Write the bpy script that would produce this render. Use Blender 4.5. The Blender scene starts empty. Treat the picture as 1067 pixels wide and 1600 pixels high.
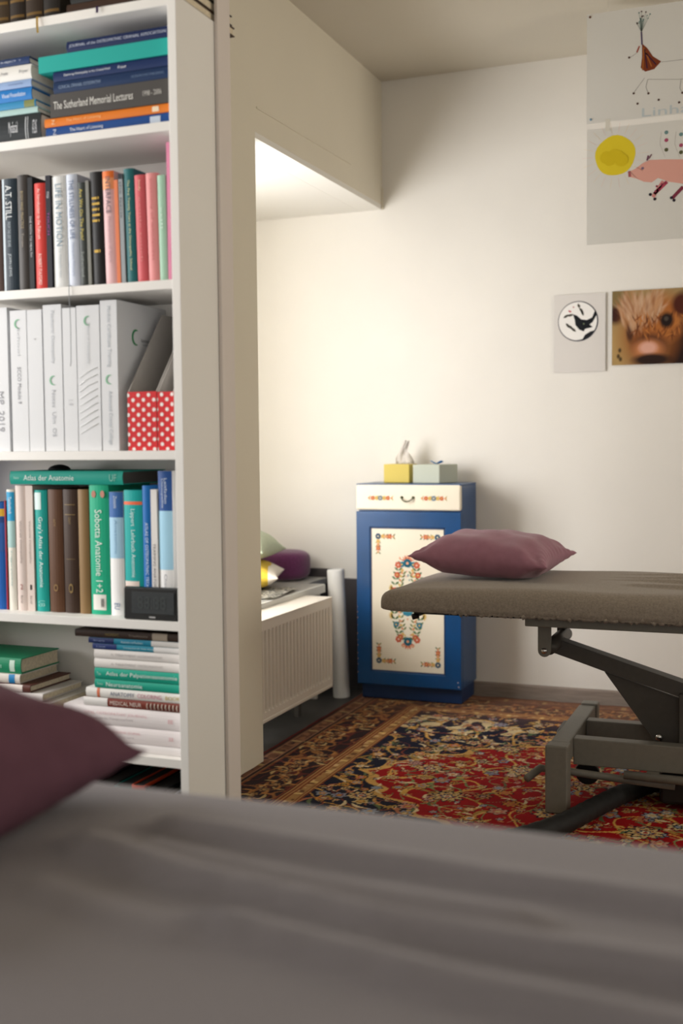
import bpy, bmesh, math, random
import numpy as np
from mathutils import Vector, Matrix, Euler
random.seed(7)
SC = bpy.context.scene
COL = SC.collection
PI = math.pi

# ------------------------------------------------------------------ camera
CAM_H = 1.08
YAW, PITCH, ROLL = math.radians(21.42), math.radians(3.39), math.radians(-0.534)
_f = Vector((-math.sin(YAW) * math.cos(PITCH), math.cos(YAW) * math.cos(PITCH), -math.sin(PITCH)))
_r = Vector((math.cos(YAW), math.sin(YAW), 0))
_u = _r.cross(_f)
R_ = _r * math.cos(ROLL) + _u * math.sin(ROLL)
U_ = -_r * math.sin(ROLL) + _u * math.cos(ROLL)
cam = bpy.data.objects.new('camera', bpy.data.cameras.new('camera'))
COL.objects.link(cam)
m = Matrix.Identity(4)
for i in range(3):
    m[i][0], m[i][1], m[i][2] = R_[i], U_[i], -_f[i]
m[2][3] = CAM_H
cam.matrix_world = m
cam.data.sensor_fit = 'VERTICAL'
cam.data.sensor_height = 36
cam.data.sensor_width = 24
cam.data.lens = 40
cam.data.clip_start = 0.05
cam.data.dof.use_dof = True
cam.data.dof.focus_distance = 3.25
cam.data.dof.aperture_fstop = 2.3
SC.camera = cam
FPX = 40 * 1600 / 36


def P(px, py, Y):
    """photo pixel -> metres on the upright plane at depth Y"""
    d = R_ * ((px - 533.5) / FPX) - U_ * ((py - 800) / FPX) + _f
    k = Y / d.y
    return Vector((d.x * k, Y, CAM_H + d.z * k))


# ------------------------------------------------------------------ world, lights, exposure
w = bpy.data.worlds.new('world')
SC.world = w
w.use_nodes = True
w.node_tree.nodes['Background'].inputs[0].default_value = (0.80, 0.88, 1.0, 1)
w.node_tree.nodes['Background'].inputs[1].default_value = 1.0
SC.view_settings.view_transform = 'Standard'
SC.view_settings.look = 'None'
SC.view_settings.gamma = 1
SC.view_settings.use_curve_mapping = False
SC.view_settings.exposure = 0.0


def area(name, loc, rot, sx, sy, power, col):
    l = bpy.data.lights.new(name, 'AREA')
    l.shape = 'RECTANGLE'
    l.size, l.size_y, l.energy, l.color = sx, sy, power, col
    o = bpy.data.objects.new(name, l)
    o.location, o.rotation_euler = loc, rot
    COL.objects.link(o)
    return o


# daylight entering by the alcove window, the near-room window and the window behind the camera; added fill from the right
area('alcove_window_daylight', (-2.62, 3.12, 1.28), (0, math.radians(-90), math.radians(25)), 1.15, 1.15, 62, (1.0, 0.99, 0.985))
area('near_window_daylight', (-2.88, 1.35, 1.5), (0, math.radians(-90), 0), 1.3, 1.15, 52, (1.0, 0.98, 0.96))
area('right_fill', (2.64, 2.6, 1.5), (0, math.radians(90), 0), 1.3, 1.5, 33, (1.0, 0.88, 0.70))  # unseen source, added to brighten the right-facing sides
area('rear_window_daylight', (1.2, -2.26, 1.55), (math.radians(90), 0, 0), 1.9, 1.3, 18, (1.0, 0.93, 0.84))

# ------------------------------------------------------------------ materials
MATS = {}


def lin(h):
    h = h.lstrip('#')
    c = [int(h[i:i + 2], 16) / 255 for i in (0, 2, 4)]
    return tuple((x / 12.92 if x <= 0.04045 else ((x + 0.055) / 1.055) ** 2.4) for x in c) + (1,)


def mat(name, hexc, rough=0.6, metal=0.0, var=0.0, scale=20, bump=0.0, bscale=200, spec=0.5, sheen=0.0, stretch=None):
    if name in MATS:
        return MATS[name]
    M = bpy.data.materials.new(name)
    M.use_nodes = True
    nt = M.node_tree
    b = nt.nodes['Principled BSDF']
    c = lin(hexc)
    b.inputs['Base Color'].default_value = c
    b.inputs['Roughness'].default_value = rough
    b.inputs['Metallic'].default_value = metal
    b.inputs['Specular IOR Level'].default_value = spec
    if sheen:
        b.inputs['Sheen Weight'].default_value = sheen
    if var or bump:
        tc = nt.nodes.new('ShaderNodeTexCoord')
        mp = nt.nodes.new('ShaderNodeMapping')
        nt.links.new(tc.outputs['Object'], mp.inputs[0])
        if stretch:
            mp.inputs['Scale'].default_value = stretch
    if var:
        n = nt.nodes.new('ShaderNodeTexNoise')
        n.inputs['Scale'].default_value = scale
        n.inputs['Detail'].default_value = 5
        nt.links.new(mp.outputs[0], n.inputs['Vector'])
        r = nt.nodes.new('ShaderNodeValToRGB')
        r.color_ramp.elements[0].position = 0.3
        r.color_ramp.elements[1].position = 0.7
        r.color_ramp.elements[0].color = tuple(x * (1 - var) for x in c[:3]) + (1,)
        r.color_ramp.elements[1].color = tuple(min(1, x * (1 + var)) for x in c[:3]) + (1,)
        nt.links.new(n.outputs['Fac'], r.inputs[0])
        nt.links.new(r.outputs[0], b.inputs['Base Color'])
    if bump:
        n2 = nt.nodes.new('ShaderNodeTexNoise')
        n2.inputs['Scale'].default_value = bscale
        n2.inputs['Detail'].default_value = 3
        nt.links.new(mp.outputs[0], n2.inputs['Vector'])
        bp = nt.nodes.new('ShaderNodeBump')
        bp.inputs['Strength'].default_value = bump
        bp.inputs['Distance'].default_value = 0.002
        nt.links.new(n2.outputs['Fac'], bp.inputs['Height'])
        nt.links.new(bp.outputs[0], b.inputs['Normal'])
    MATS[name] = M
    return M


def hexm(h, rough=0.5):
    return mat('paint_' + h.lstrip('#') + ('' if rough == 0.5 else '_%d' % int(rough * 100)), h, rough, spec=0.25)


def attr_mat(name, rough=0.9, sheen=0.0, bump=0.0):
    M = bpy.data.materials.new(name)
    M.use_nodes = True
    nt = M.node_tree
    b = nt.nodes['Principled BSDF']
    b.inputs['Roughness'].default_value = rough
    b.inputs['Specular IOR Level'].default_value = 0.2
    a = nt.nodes.new('ShaderNodeVertexColor')
    a.layer_name = 'Col'
    nt.links.new(a.outputs[0], b.inputs['Base Color'])
    if sheen:
        b.inputs['Sheen Weight'].default_value = sheen
    if bump:
        n2 = nt.nodes.new('ShaderNodeTexNoise')
        n2.inputs['Scale'].default_value = 400
        bp = nt.nodes.new('ShaderNodeBump')
        bp.inputs['Strength'].default_value = bump
        bp.inputs['Distance'].default_value = 0.002
        nt.links.new(n2.outputs['Fac'], bp.inputs['Height'])
        nt.links.new(bp.outputs[0], b.inputs['Normal'])
    return M


M_WALL = mat('wall_plaster', '#e4e0d9', 0.92, var=0.02, scale=3, bump=0.12, bscale=90, spec=0.2)
M_CEIL = mat('ceiling_paint', '#d2cbbc', 0.95, var=0.02, scale=2, spec=0.2)
M_PIER = mat('pier_paint', '#e0d9c8', 0.9, var=0.015, scale=3, bump=0.08, bscale=90, spec=0.2)
M_FLOOR = mat('dark_linoleum', '#4b4a49', 0.55, var=0.25, scale=6)
M_BASE = mat('grey_oak_baseboard', '#8d8076', 0.6, var=0.15, scale=12, stretch=(1, 1, 9))
M_WHITE = mat('white_laminate', '#ece9e4', 0.45, spec=0.4)
M_SHELFSIDE = M_WHITE
M_RAD = mat('radiator_enamel', '#e6ded2', 0.4)
M_BLUE = mat('blue_cabinet_lacquer', '#0a4478', 0.28, var=0.12, scale=9)
M_BLUED = mat('dark_blue_lacquer_edge', '#0a2f5c', 0.4)
M_CREAM = mat('cream_lacquer', '#e6dcc8', 0.4, var=0.02, scale=5)
M_STEEL = mat('grey_powder_coat', '#77736a', 0.5, var=0.05, scale=60, bump=0.1, bscale=900)
M_STEELD = mat('dark_grey_powder_coat', '#4c4843', 0.45, var=0.05, scale=60)
M_CHROME = mat('chrome', '#d8d8d8', 0.2, metal=1.0)
M_BLACK = mat('black_plastic', '#121314', 0.4)
M_TERRY = mat('grey_terry_cover', '#91867a', 0.98, var=0.16, scale=170, bump=0.7, bscale=420, spec=0.1, sheen=0.25)
M_JERSEY = mat('grey_jersey_cover', '#827d80', 0.95, var=0.05, scale=240, bump=0.3, bscale=600, spec=0.1, sheen=0.15)
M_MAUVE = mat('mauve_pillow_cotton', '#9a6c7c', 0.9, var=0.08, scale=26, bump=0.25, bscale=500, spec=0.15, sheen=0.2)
M_MAUVE_SHADE = mat('shaded_mauve_pillow_cotton', '#5f404c', 0.9, var=0.08, scale=26, bump=0.25, bscale=500, spec=0.15)  # mauve cotton with the colour darkened to stand in for shade
M_PAGE = mat('book_pages', '#d9ccb2', 0.9, var=0.12, scale=160, stretch=(1, 1, 12))
M_PAGEW = mat('white_pages', '#dedad2', 0.9, var=0.06, scale=160)


# ------------------------------------------------------------------ mesh helpers
def link(o, parent=None):
    COL.objects.link(o)
    if parent is not None:
        o.parent = parent
    return o


def obj(name, bm, material, parent=None, smooth=False, bevel=0.0, segs=2):
    if bevel:
        bmesh.ops.bevel(bm, geom=bm.edges[:], offset=bevel, segments=segs, affect='EDGES', profile=0.5, clamp_overlap=True)
    bmesh.ops.recalc_face_normals(bm, faces=bm.faces[:])
    me = bpy.data.meshes.new(name)
    bm.to_mesh(me)
    bm.free()
    if material:
        for mm in (material if isinstance(material, (list, tuple)) else [material]):
            me.materials.append(mm)
    if smooth:
        for p in me.polygons:
            p.use_smooth = True
    return link(bpy.data.objects.new(name, me), parent)


def mesh_obj(name, v, f, material, parent=None, smooth=False):
    me = bpy.data.meshes.new(name)
    me.from_pydata([tuple(x) for x in v], [], f)
    for mm in (material if isinstance(material, (list, tuple)) else [material]):
        me.materials.append(mm)
    if smooth:
        me.polygons.foreach_set('use_smooth', [True] * len(me.polygons))
    me.update()
    return link(bpy.data.objects.new(name, me), parent)


def bx(bm, x0, x1, y0, y1, z0, z1):
    vs = [bm.verts.new(c) for c in ((x0, y0, z0), (x1, y0, z0), (x1, y1, z0), (x0, y1, z0), (x0, y0, z1), (x1, y0, z1), (x1, y1, z1), (x0, y1, z1))]
    for f in ((3, 2, 1, 0), (4, 5, 6, 7), (0, 1, 5, 4), (1, 2, 6, 5), (2, 3, 7, 6), (3, 0, 4, 7)):
        bm.faces.new([vs[i] for i in f])
    return vs


def box(name, x0, x1, y0, y1, z0, z1, material, parent=None, bevel=0.0, segs=2):
    bm = bmesh.new()
    bx(bm, x0, x1, y0, y1, z0, z1)
    return obj(name, bm, material, parent, bevel=bevel, segs=segs)


def prism(bm, pts, axis, a, b):
    """polygon pts (2d) extruded along axis ('x','y','z') from a to b"""
    def mk(p, t):
        return {'x': (t, p[0], p[1]), 'y': (p[0], t, p[1]), 'z': (p[0], p[1], t)}[axis]
    A = [bm.verts.new(mk(p, a)) for p in pts]
    B = [bm.verts.new(mk(p, b)) for p in pts]
    n = len(pts)
    bm.faces.new(A)
    bm.faces.new(B[::-1])
    for i in range(n):
        bm.faces.new((A[i], A[(i + 1) % n], B[(i + 1) % n], B[i]))


def tube(bm, pts, rad, seg=10, cap=True):
    pts = [Vector(p) for p in pts]
    n = len(pts)
    rads = rad if isinstance(rad, (list, tuple)) else [rad] * n
    rings = []
    ref = None
    for i, p in enumerate(pts):
        t = (pts[min(i + 1, n - 1)] - pts[max(i - 1, 0)]).normalized()
        if ref is None:
            ref = Vector((0, 0, 1)) if abs(t.z) < 0.9 else Vector((1, 0, 0))
        a = (ref - t * ref.dot(t)).normalized()
        ref = a
        b = t.cross(a)
        rings.append([bm.verts.new(p + (a * math.cos(2 * PI * k / seg) + b * math.sin(2 * PI * k / seg)) * rads[i]) for k in range(seg)])
    for i in range(n - 1):
        for k in range(seg):
            bm.faces.new((rings[i][k], rings[i][(k + 1) % seg], rings[i + 1][(k + 1) % seg], rings[i + 1][k]))
    if cap:
        bm.faces.new(rings[0][::-1])
        bm.faces.new(rings[-1])


def tube_obj(name, pts, rad, material, parent=None, seg=10):
    bm = bmesh.new()
    tube(bm, pts, rad, seg)
    o = obj(name, bm, material, parent, smooth=True)
    return o


def lathe(bm, prof, seg=32, c=(0, 0, 0)):
    rings = []
    for r, z in prof:
        rings.append([bm.verts.new((c[0] + r * math.cos(2 * PI * k / seg), c[1] + r * math.sin(2 * PI * k / seg), c[2] + z)) for k in range(seg)])
    for i in range(len(prof) - 1):
        for k in range(seg):
            bm.faces.new((rings[i][k], rings[i][(k + 1) % seg], rings[i + 1][(k + 1) % seg], rings[i + 1][k]))
    bm.faces.new(rings[0][::-1])
    bm.faces.new(rings[-1])


def tag(o, label, cat, group=None):
    o['label'] = label
    o['category'] = cat
    if group:
        o['group'] = group
    return o


def thing(name, label, cat, loc=(0, 0, 0), rot=(0, 0, 0), group=None):
    o = bpy.data.objects.new(name, None)
    o.empty_display_size = 0.02
    COL.objects.link(o)
    o.location, o.rotation_euler = loc, rot
    return tag(o, label, cat, group)


def struct(o):
    o['kind'] = 'structure'
    return o


TEXT_CACHE = {}


def text(parent, s, origin, u, v, length, height, material, name='title_lettering', center=True, spread=True):
    """flat print: the string s fitted into length x height, centred at origin, running along u with letter tops along v"""
    if s not in TEXT_CACHE:
        cu = bpy.data.curves.new('txt', 'FONT')
        cu.body = s
        cu.resolution_u = 2
        o = bpy.data.objects.new('txt', cu)
        COL.objects.link(o)
        dg = bpy.context.evaluated_depsgraph_get()
        me = bpy.data.meshes.new_from_object(o.evaluated_get(dg))
        vv = [Vector(x.co) for x in me.vertices]
        ff = [tuple(p.vertices) for p in me.polygons]
        COL.objects.unlink(o)
        bpy.data.objects.remove(o)
        bpy.data.curves.remove(cu)
        bpy.data.meshes.remove(me)
        x0, x1 = min(p.x for p in vv), max(p.x for p in vv)
        y0, y1 = min(p.y for p in vv), max(p.y for p in vv)
        TEXT_CACHE[s] = ([((p.x - x0) / (x1 - x0) - .5, (p.y - y0) / (y1 - y0) - .5) for p in vv], ff)
    vv, ff = TEXT_CACHE[s]
    u, v, origin = Vector(u), Vector(v), Vector(origin)
    return mesh_obj(name, [origin + u * (a * length) + v * (b * height) for a, b in vv], ff, material, parent)


class Flat:
    """flat print drawn as thin coloured polygons on a plane"""
    def __init__(s, origin, u, v):
        s.o, s.u, s.v = Vector(origin), Vector(u), Vector(v)
        s.n = s.u.cross(s.v).normalized()
        s.V, s.F, s.MI, s.mats = [], [], [], []

    def poly(s, pts, hexc, layer=1):
        k = 'print_' + hexc.lstrip('#')
        mm = mat(k, hexc, 0.75, spec=0.2)
        if mm not in s.mats:
            s.mats.append(mm)
        b = len(s.V)
        for p in pts:
            s.V.append(s.o + s.u * p[0] + s.v * p[1] + s.n * (0.0003 * layer))
        s.F.append(list(range(b, b + len(pts))))
        s.MI.append(s.mats.index(mm))

    def disc(s, c, r, hexc, layer=1, n=14, ry=None, wob=0, k=5):
        ry = r if ry is None else ry
        s.poly([(c[0] + r * (1 + wob * math.sin(k * 2 * PI * i / n)) * math.cos(2 * PI * i / n), c[1] + ry * (1 + wob * math.sin(k * 2 * PI * i / n)) * math.sin(2 * PI * i / n)) for i in range(n)], hexc, layer)

    def leaf(s, c, ang, ln, wd, hexc, layer=1):
        ca, sa = math.cos(ang), math.sin(ang)
        pts = []
        for t, h in ((0, 0), (.25, .8), (.55, 1), (.8, .6), (1, 0), (.8, -.6), (.55, -1), (.25, -.8)):
            x, y = t * ln, h * wd / 2
            pts.append((c[0] + x * ca - y * sa, c[1] + x * sa + y * ca))
        s.poly(pts, hexc, layer)

    def line(s, pts, wd, hexc, layer=1):
        for (a, b), (c, d) in zip(pts[:-1], pts[1:]):
            L = math.hypot(c - a, d - b) or 1e-6
            nx, ny = -(d - b) / L * wd / 2, (c - a) / L * wd / 2
            s.poly([(a + nx, b + ny), (c + nx, d + ny), (c - nx, d - ny), (a - nx, b - ny)], hexc, layer)

    def flower(s, c, r, petal, centre, n=7, layer=2):
        for i in range(n):
            a = 2 * PI * i / n + .2
            s.disc((c[0] + r * .62 * math.cos(a), c[1] + r * .62 * math.sin(a)), r * .42, petal, layer, 8)
        s.disc(c, r * .5, petal, layer + 1, 10)
        s.disc(c, r * .33, centre, layer + 2, 8)

    def build(s, name, parent=None, label=None):
        o = mesh_obj(name, s.V, s.F, s.mats, parent)
        o.data.polygons.foreach_set('material_index', s.MI)
        if label:
            o['label'] = label
        return o


# ------------------------------------------------------------------ the setting
XW = -1.642            # face of the pier and of the beam over the alcove
YB = 4.70              # back wall
ZC = 2.63              # ceiling
XA = -2.40             # alcove window wall
XL, XR, YF = -2.85, 2.6, -2.2
struct(box('floor', XL, XR, YF, YB, -0.10, 0.0, M_FLOOR))
struct(box('ceiling', XL, XR, YF, YB, ZC, ZC + 0.1, M_CEIL))
struct(box('wall_back', XL, XR, YB, YB + 0.12, 0, ZC, M_WALL))
bm = bmesh.new()
bx(bm, XR, XR + 0.12, YF, 1.8, 0, ZC)
bx(bm, XR, XR + 0.12, 3.4, YB, 0, ZC)
bx(bm, XR, XR + 0.12, 1.8, 3.4, 0, 0.85)
bx(bm, XR, XR + 0.12, 1.8, 3.4, 2.2, ZC)
struct(obj('wall_right', bm, M_WALL))  # its opening is added to let the right-hand fill in
# wall behind the camera with a window
bm = bmesh.new()
bx(bm, XL, 0.2, YF - 0.12, YF, 0, ZC)
bx(bm, 2.2, XR, YF - 0.12, YF, 0, ZC)
bx(bm, 0.2, 2.2, YF - 0.12, YF, 0, 0.85)
bx(bm, 0.2, 2.2, YF - 0.12, YF, 2.25, ZC)
struct(obj('wall_front', bm, M_WALL))
# left wall of the near room with a window
bm = bmesh.new()
bx(bm, XL - 0.12, XL, YF, 0.75, 0, ZC)
bx(bm, XL - 0.12, XL, 1.95, 2.42, 0, ZC)
bx(bm, XL - 0.12, XL, 0.75, 1.95, 0, 0.85)
bx(bm, XL - 0.12, XL, 0.75, 1.95, 2.2, ZC)
struct(obj('wall_left', bm, M_WALL))
# pier beside the alcove, and the beam that spans over it
struct(box('wall_pier', XW - 0.10, XW, 2.42, 3.44, 0, ZC, M_PIER))
struct(box('wall_partition', XL - 0.12, XW - 0.10, 2.40, 2.46, 0, ZC, M_PIER))
ZS = 2.089
pier_beam = struct(box('wall_beam', XW - 0.10, XW, 3.44, YB, ZS + 0.02, ZC, M_PIER))
struct(box('ceiling_alcove', XA, XW - 0.101, 2.46, YB, ZS, ZS + 0.02, mat('alcove_ceiling_paint', '#e9e6df', 0.95)))
struct(box('trim_6', XW - 0.10, XW - 0.001, 3.44, YB, ZS, ZS + 0.02, mat('alcove_ceiling_paint', '#e9e6df', 0.95)))
# fine plaster ridge across the face of the beam
bm = bmesh.new()
prism(bm, [(3.45, 2.186), (4.32, 2.196), (4.32, 2.199), (3.45, 2.192)], 'x', XW - 0.002, XW + 0.003)
o = obj('trim_1', bm, M_PIER)
struct(o)
bm = bmesh.new()
bx(bm, XW - 0.004, XW + 0.006, YB - 0.012, YB, ZS, ZS + 0.09)
struct(obj('trim_2', bm, M_PIER))
# alcove window wall
bm = bmesh.new()
bx(bm, XA - 0.12, XA, 2.46, 2.55, 0, ZC)
bx(bm, XA - 0.12, XA, 3.72, YB, 0, ZC)
bx(bm, XA - 0.12, XA, 2.55, 3.72, 0, 0.66)
bx(bm, XA - 0.12, XA, 2.55, 3.72, 2.03, ZC)
struct(obj('wall_alcove', bm, M_WALL))


def window(name, axis, a0, a1, z0, z1, pos, mull=2):
    """white frame with mullions in an opening; axis 'y' = opening in an x-facing wall"""
    root = bpy.data.objects.new(name, None)
    COL.objects.link(root)
    root['kind'] = 'structure'
    t = 0.05

    def b(nm, p0, p1, q0, q1):
        if axis == 'y':
            box(nm, pos - 0.03, pos + 0.03, p0, p1, q0, q1, M_WHITE, root)
        else:
            box(nm, p0, p1, pos - 0.03, pos + 0.03, q0, q1, M_WHITE, root)
    b('window_frame', a0, a1, z0, z0 + t)
    b('window_frame', a0, a1, z1 - t, z1)
    b('window_frame', a0, a0 + t, z0 + t, z1 - t)
    b('window_frame', a1 - t, a1, z0 + t, z1 - t)
    for i in range(1, mull):
        c = a0 + (a1 - a0) * i / mull
        b('window_mullion', c - t / 2, c + t / 2, z0 + t, z1 - t)


window('window_1', 'y', 2.55, 3.72, 0.66, 2.03, XA - 0.09, 2)
window('window_2', 'y', 0.75, 1.95, 0.85, 2.2, XL - 0.09, 2)
window('window_3', 'x', 0.2, 2.2, 0.85, 2.25, YF - 0.09, 2)
window('fill_window', 'y', 1.8, 3.4, 0.85, 2.2, XR + 0.09, 2)  # unseen window, added for the right-hand fill
# baseboard along the back wall, right of the cabinet
bm = bmesh.new()
prism(bm, [(YB, 0), (YB - 0.014, 0), (YB - 0.014, 0.058), (YB - 0.010, 0.064), (YB, 0.064)], 'x', -1.685, XR)
struct(obj('baseboard_back', bm, M_BASE))
# dark low panel on the back wall inside the alcove
M_DPANEL = mat('dark_grey_panel', '#4a4547', 0.7, var=0.1, scale=8)
struct(box('trim_3', XA, -1.835, YB - 0.015, YB, 0, 0.527, M_DPANEL, bevel=0.002))
struct(box('trim_4', -1.833, -1.69, YB - 0.015, YB, 0, 0.486, M_DPANEL, bevel=0.002))

# ------------------------------------------------------------------ rug
def make_rug():
    x0, x1, y0, y1 = -1.692, 0.80, 2.45, 4.655
    dx, dy = 0.0032, 0.005
    nx, ny = int((x1 - x0) / dx), int((y1 - y0) / dy)
    xs = np.linspace(x0, x1, nx)
    ys = np.linspace(y0, y1, ny)
    X, Y = np.meshgrid(xs, ys)
    rng = np.random.RandomState(5)

    def noise(freq, n=14, seed=0):
        rr = np.random.RandomState(seed)
        o = np.zeros_like(X)
        for _ in range(n):
            a = rr.rand() * 2 * PI
            k = freq * (0.6 + 0.8 * rr.rand())
            o += np.sin(k * (X * math.cos(a) + Y * math.sin(a)) + rr.rand() * 6.28)
        return o / math.sqrt(n)

    C = lambda h: np.array(lin(h)[:3])
    img = np.zeros(X.shape + (3,))
    s = X - x0
    t = y1 - Y
    b = np.minimum(s, t)
    along = np.where(s < t, Y, X)
    navy, brown, red = C('#15172b'), C('#4a2c22'), C('#960810')
    gold, cream, rust, tan = C('#c79a55'), C('#d9c49b'), C('#8f4a2c'), C('#9c7650')
    img[:] = navy
    # central red field with a scalloped outline
    ux, uy = np.abs(X + 0.29) / 1.0, np.abs(Y - 3.46) / 0.68
    rho = (ux ** 1.5 + uy ** 1.5) ** (1 / 1.5)
    th = np.arctan2(uy, ux)
    rs = rho + 0.045 * np.abs(np.sin(th * 9)) + 0.02 * np.sin(th * 27)
    img[rs < 1.0] = red
    ring = (rs > 0.985) & (rs < 1.02)
    img[ring] = gold
    img[(rs > 1.02) & (rs < 1.032)] = navy
    infield = b > 0.335
    # pale arabesque corner
    crm = (((X + 1.14) / 0.26) ** 2 + ((Y - 4.14) / 0.13) ** 2 + 0.25 * noise(40, seed=3)) < 1
    img[crm & (noise(55, seed=4) > 0.1)] = C('#c4b088')
    # vines
    n1, n2 = noise(26, seed=1), noise(34, seed=2)
    vin = (np.abs(n1) < 0.085)
    img[vin & (rs < 0.97)] = C('#cf9f4e')
    img[vin & (rs > 1.04)] = C('#c0914a')
    img[(np.abs(n2) < 0.05) & (rs > 1.04)] = C('#7d3a2c')
    img[(np.abs(n2) < 0.045) & (rs < 0.97)] = C('#7c8a58')
    # borders
    def band(lo, hi, c):
        img[(b >= lo) & (b < hi)] = c
    band(0, 0.335, brown)
    band(0, 0.012, C('#5a1f1c'))
    band(0.012, 0.02, C('#2a1c1c'))
    band(0.02, 0.075, C('#6d4a38'))
    band(0.075, 0.082, C('#251a1c'))
    band(0.082, 0.265, C('#2b1d20'))
    band(0.265, 0.335, C('#a57c4b'))
    for q in (0.092, 0.255, 0.272, 0.284, 0.318, 0.329):
        band(q, q + 0.005, C('#7a3d27'))
    mb = (b > 0.095) & (b < 0.255)
    img[mb & (np.abs(noise(48, seed=8)) < 0.22)] = C('#8c5c36')
    img[mb & (np.abs(noise(60, seed=9)) < 0.16)] = C('#5c2a24')
    gb = (b > 0.289) & (b < 0.317)
    img[gb & (noise(150, seed=11) > 0.5)] = C('#6e4a30')
    img[gb & (noise(170, seed=12) > 0.8)] = C('#c9a877')
    img[gb & (np.sin(along * 2 * PI / 0.13) > 0.93)] = C('#d0b070')
    ob = (b > 0.03) & (b < 0.068)
    img[ob & (noise(150, seed=13) > 0.35)] = C('#8a6046')
    img[ob & (noise(170, seed=14) > 0.75)] = C('#38262a')
    img[ob & (np.sin(along * 2 * PI / 0.16) > 0.95)] = C('#a58a5c')
    for q, c in ((0.026, '#94705a'), (0.070, '#8f6650'), (0.086, '#7d5a3c')):
        band(q, q + 0.004, C(c))

    def patch(cx, cy, r):
        i0, i1 = np.searchsorted(xs, [cx - r, cx + r])
        j0, j1 = np.searchsorted(ys, [cy - r, cy + r])
        return slice(j0, j1), slice(i0, i1)

    def rosette(cx, cy, r, n, cols, sq=1.0, ph=0.0):
        sl = patch(cx, cy, r * 1.35)
        lx, ly = X[sl] - cx, (Y[sl] - cy) / sq
        d = np.hypot(lx, ly) / r
        a = np.arctan2(ly, lx)
        edge = 0.82 + 0.18 * np.cos(n * (a + ph))
        sub = img[sl]
        sub[d < edge * 1.18] = cols[0]
        sub[d < edge] = cols[1]
        sub[d < edge * 0.62] = cols[2]
        sub[d < 0.30] = cols[3]

    def leafp(cx, cy, L, W, ang, col):
        sl = patch(cx, cy, L)
        ca, sa = math.cos(ang), math.sin(ang)
        lx, ly = (X[sl] - cx) * ca + (Y[sl] - cy) * sa, -(X[sl] - cx) * sa + (Y[sl] - cy) * ca
        curve = ly - 0.35 * L * ((lx / L) ** 2)
        img[sl][(np.abs(curve) < W * (1 - (lx / L) ** 2)) & (np.abs(lx) < L)] = col

    dk = [C('#1a1326'), C('#2a1018'), C('#1b1a30')]
    g1 = [gold, C('#c7ad7c'), C('#c08236'), C('#b87f4c'), C('#b58a78'), C('#868c98')]
    g2 = [C('#7c8794'), C('#b5594a'), navy, C('#d8c49f'), C('#6b3d55'), C('#a2782f')]
    sp = 0.060
    for gy in np.arange(y0 + .02, y1 - .02, sp):
        for gx in np.arange(x0 + .02, x1 - .02, sp):
            cx, cy = gx + (rng.rand() - .5) * sp * .8, gy + (rng.rand() - .5) * sp * .8
            bb = min(cx - x0, y1 - cy)
            if bb < 0.345 or cx > 0.45 or cy < 2.55:
                continue
            r = 0.009 + 0.022 * rng.rand() ** 1.5
            for q in range(3):
                a = rng.rand() * 6.28
                leafp(cx + math.cos(a) * r * 1.8, cy + math.sin(a) * r * 1.8, r * (0.7 + .7 * rng.rand()), r * .22, a + rng.rand(), [gold, C('#9c7c3c'), cream, C('#5c6a48'), C('#a8694a')][rng.randint(5)])
            rosette(cx, cy, r, rng.randint(5, 9), [dk[rng.randint(3)], g1[rng.randint(6)], g2[rng.randint(6)], g1[rng.randint(6)]], 1.0, rng.rand() * 6)
    # large palmettes
    for cx, cy, r in ((-1.09, 3.55, .062), (-.95, 3.28, .07), (-.80, 3.62, .075), (-.62, 3.22, .075), (-1.13, 3.95, .055), (-.9, 3.86, .06), (-1.2, 3.2, .06), (-.45, 3.5, .08), (-.35, 3.15, .07), (-.72, 3.95, .07), (-.45, 3.85, .06)):
        rosette(cx, cy, r * .72, 10, [navy, C('#c4a874'), C('#7a2730'), gold], 0.9, 0.3)
        rosette(cx, cy, r * .36, 6, [gold, C('#39425e'), cream, C('#a23a30')], 0.9)
    # border rosettes
    for k in range(90):
        for side in (0, 1):
            pos = 0.03 + k * 0.052 + 0.02 * rng.rand()
            off = 0.175 + 0.06 * (rng.rand() - .5) * 1.6
            cx, cy = (x0 + off, y1 - pos) if side == 0 else (x0 + pos, y1 - off)
            if cx > 0.5 or cy < 2.5 or min(cx - x0, y1 - cy) < 0.1:
                continue
            rosette(cx, cy, 0.014 + 0.014 * rng.rand(), 7, [navy, C('#8f6c42'), C('#5e2f28'), C('#b09468')] if k % 2 else [C('#6e3a28'), C('#8f7350'), navy, gold], 1.0)
            for a in (0.7, 2.2, 3.9, 5.3):
                leafp(cx + .045 * math.cos(a), cy + .045 * math.sin(a), .028, .006, a + .8, C('#a5713f') if k % 3 else C('#b59a68'))
    wear = 1 + 0.10 * noise(9, seed=21) + 0.06 * noise(120, seed=22)
    # paler, pinkish brown blend along the back border
    back_mix = np.clip((0.55 - t) / 0.5, 0, 1)[..., None] * 0.42
    img = img * (1 - back_mix) + C('#98705a') * back_mix
    img = np.clip(img * wear[..., None], 0, 1)
    z = 0.010 + 0.0006 * noise(60, seed=30)
    # mesh: top grid plus a skirt
    nv = nx * ny
    co = np.zeros((nv, 3))
    co[:, 0], co[:, 1], co[:, 2] = X.ravel(), Y.ravel(), z.ravel()
    idx = np.arange(nv).reshape(ny, nx)
    q = np.stack([idx[:-1, :-1], idx[:-1, 1:], idx[1:, 1:], idx[1:, :-1]], -1).reshape(-1, 4)
    ringi = np.concatenate([idx[0, :], idx[1:, -1], idx[-1, -2::-1], idx[-2:0:-1, 0]])
    sk = co[ringi].copy()
    sk[:, 2] = 0.0005
    base = nv + np.arange(len(ringi))
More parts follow.
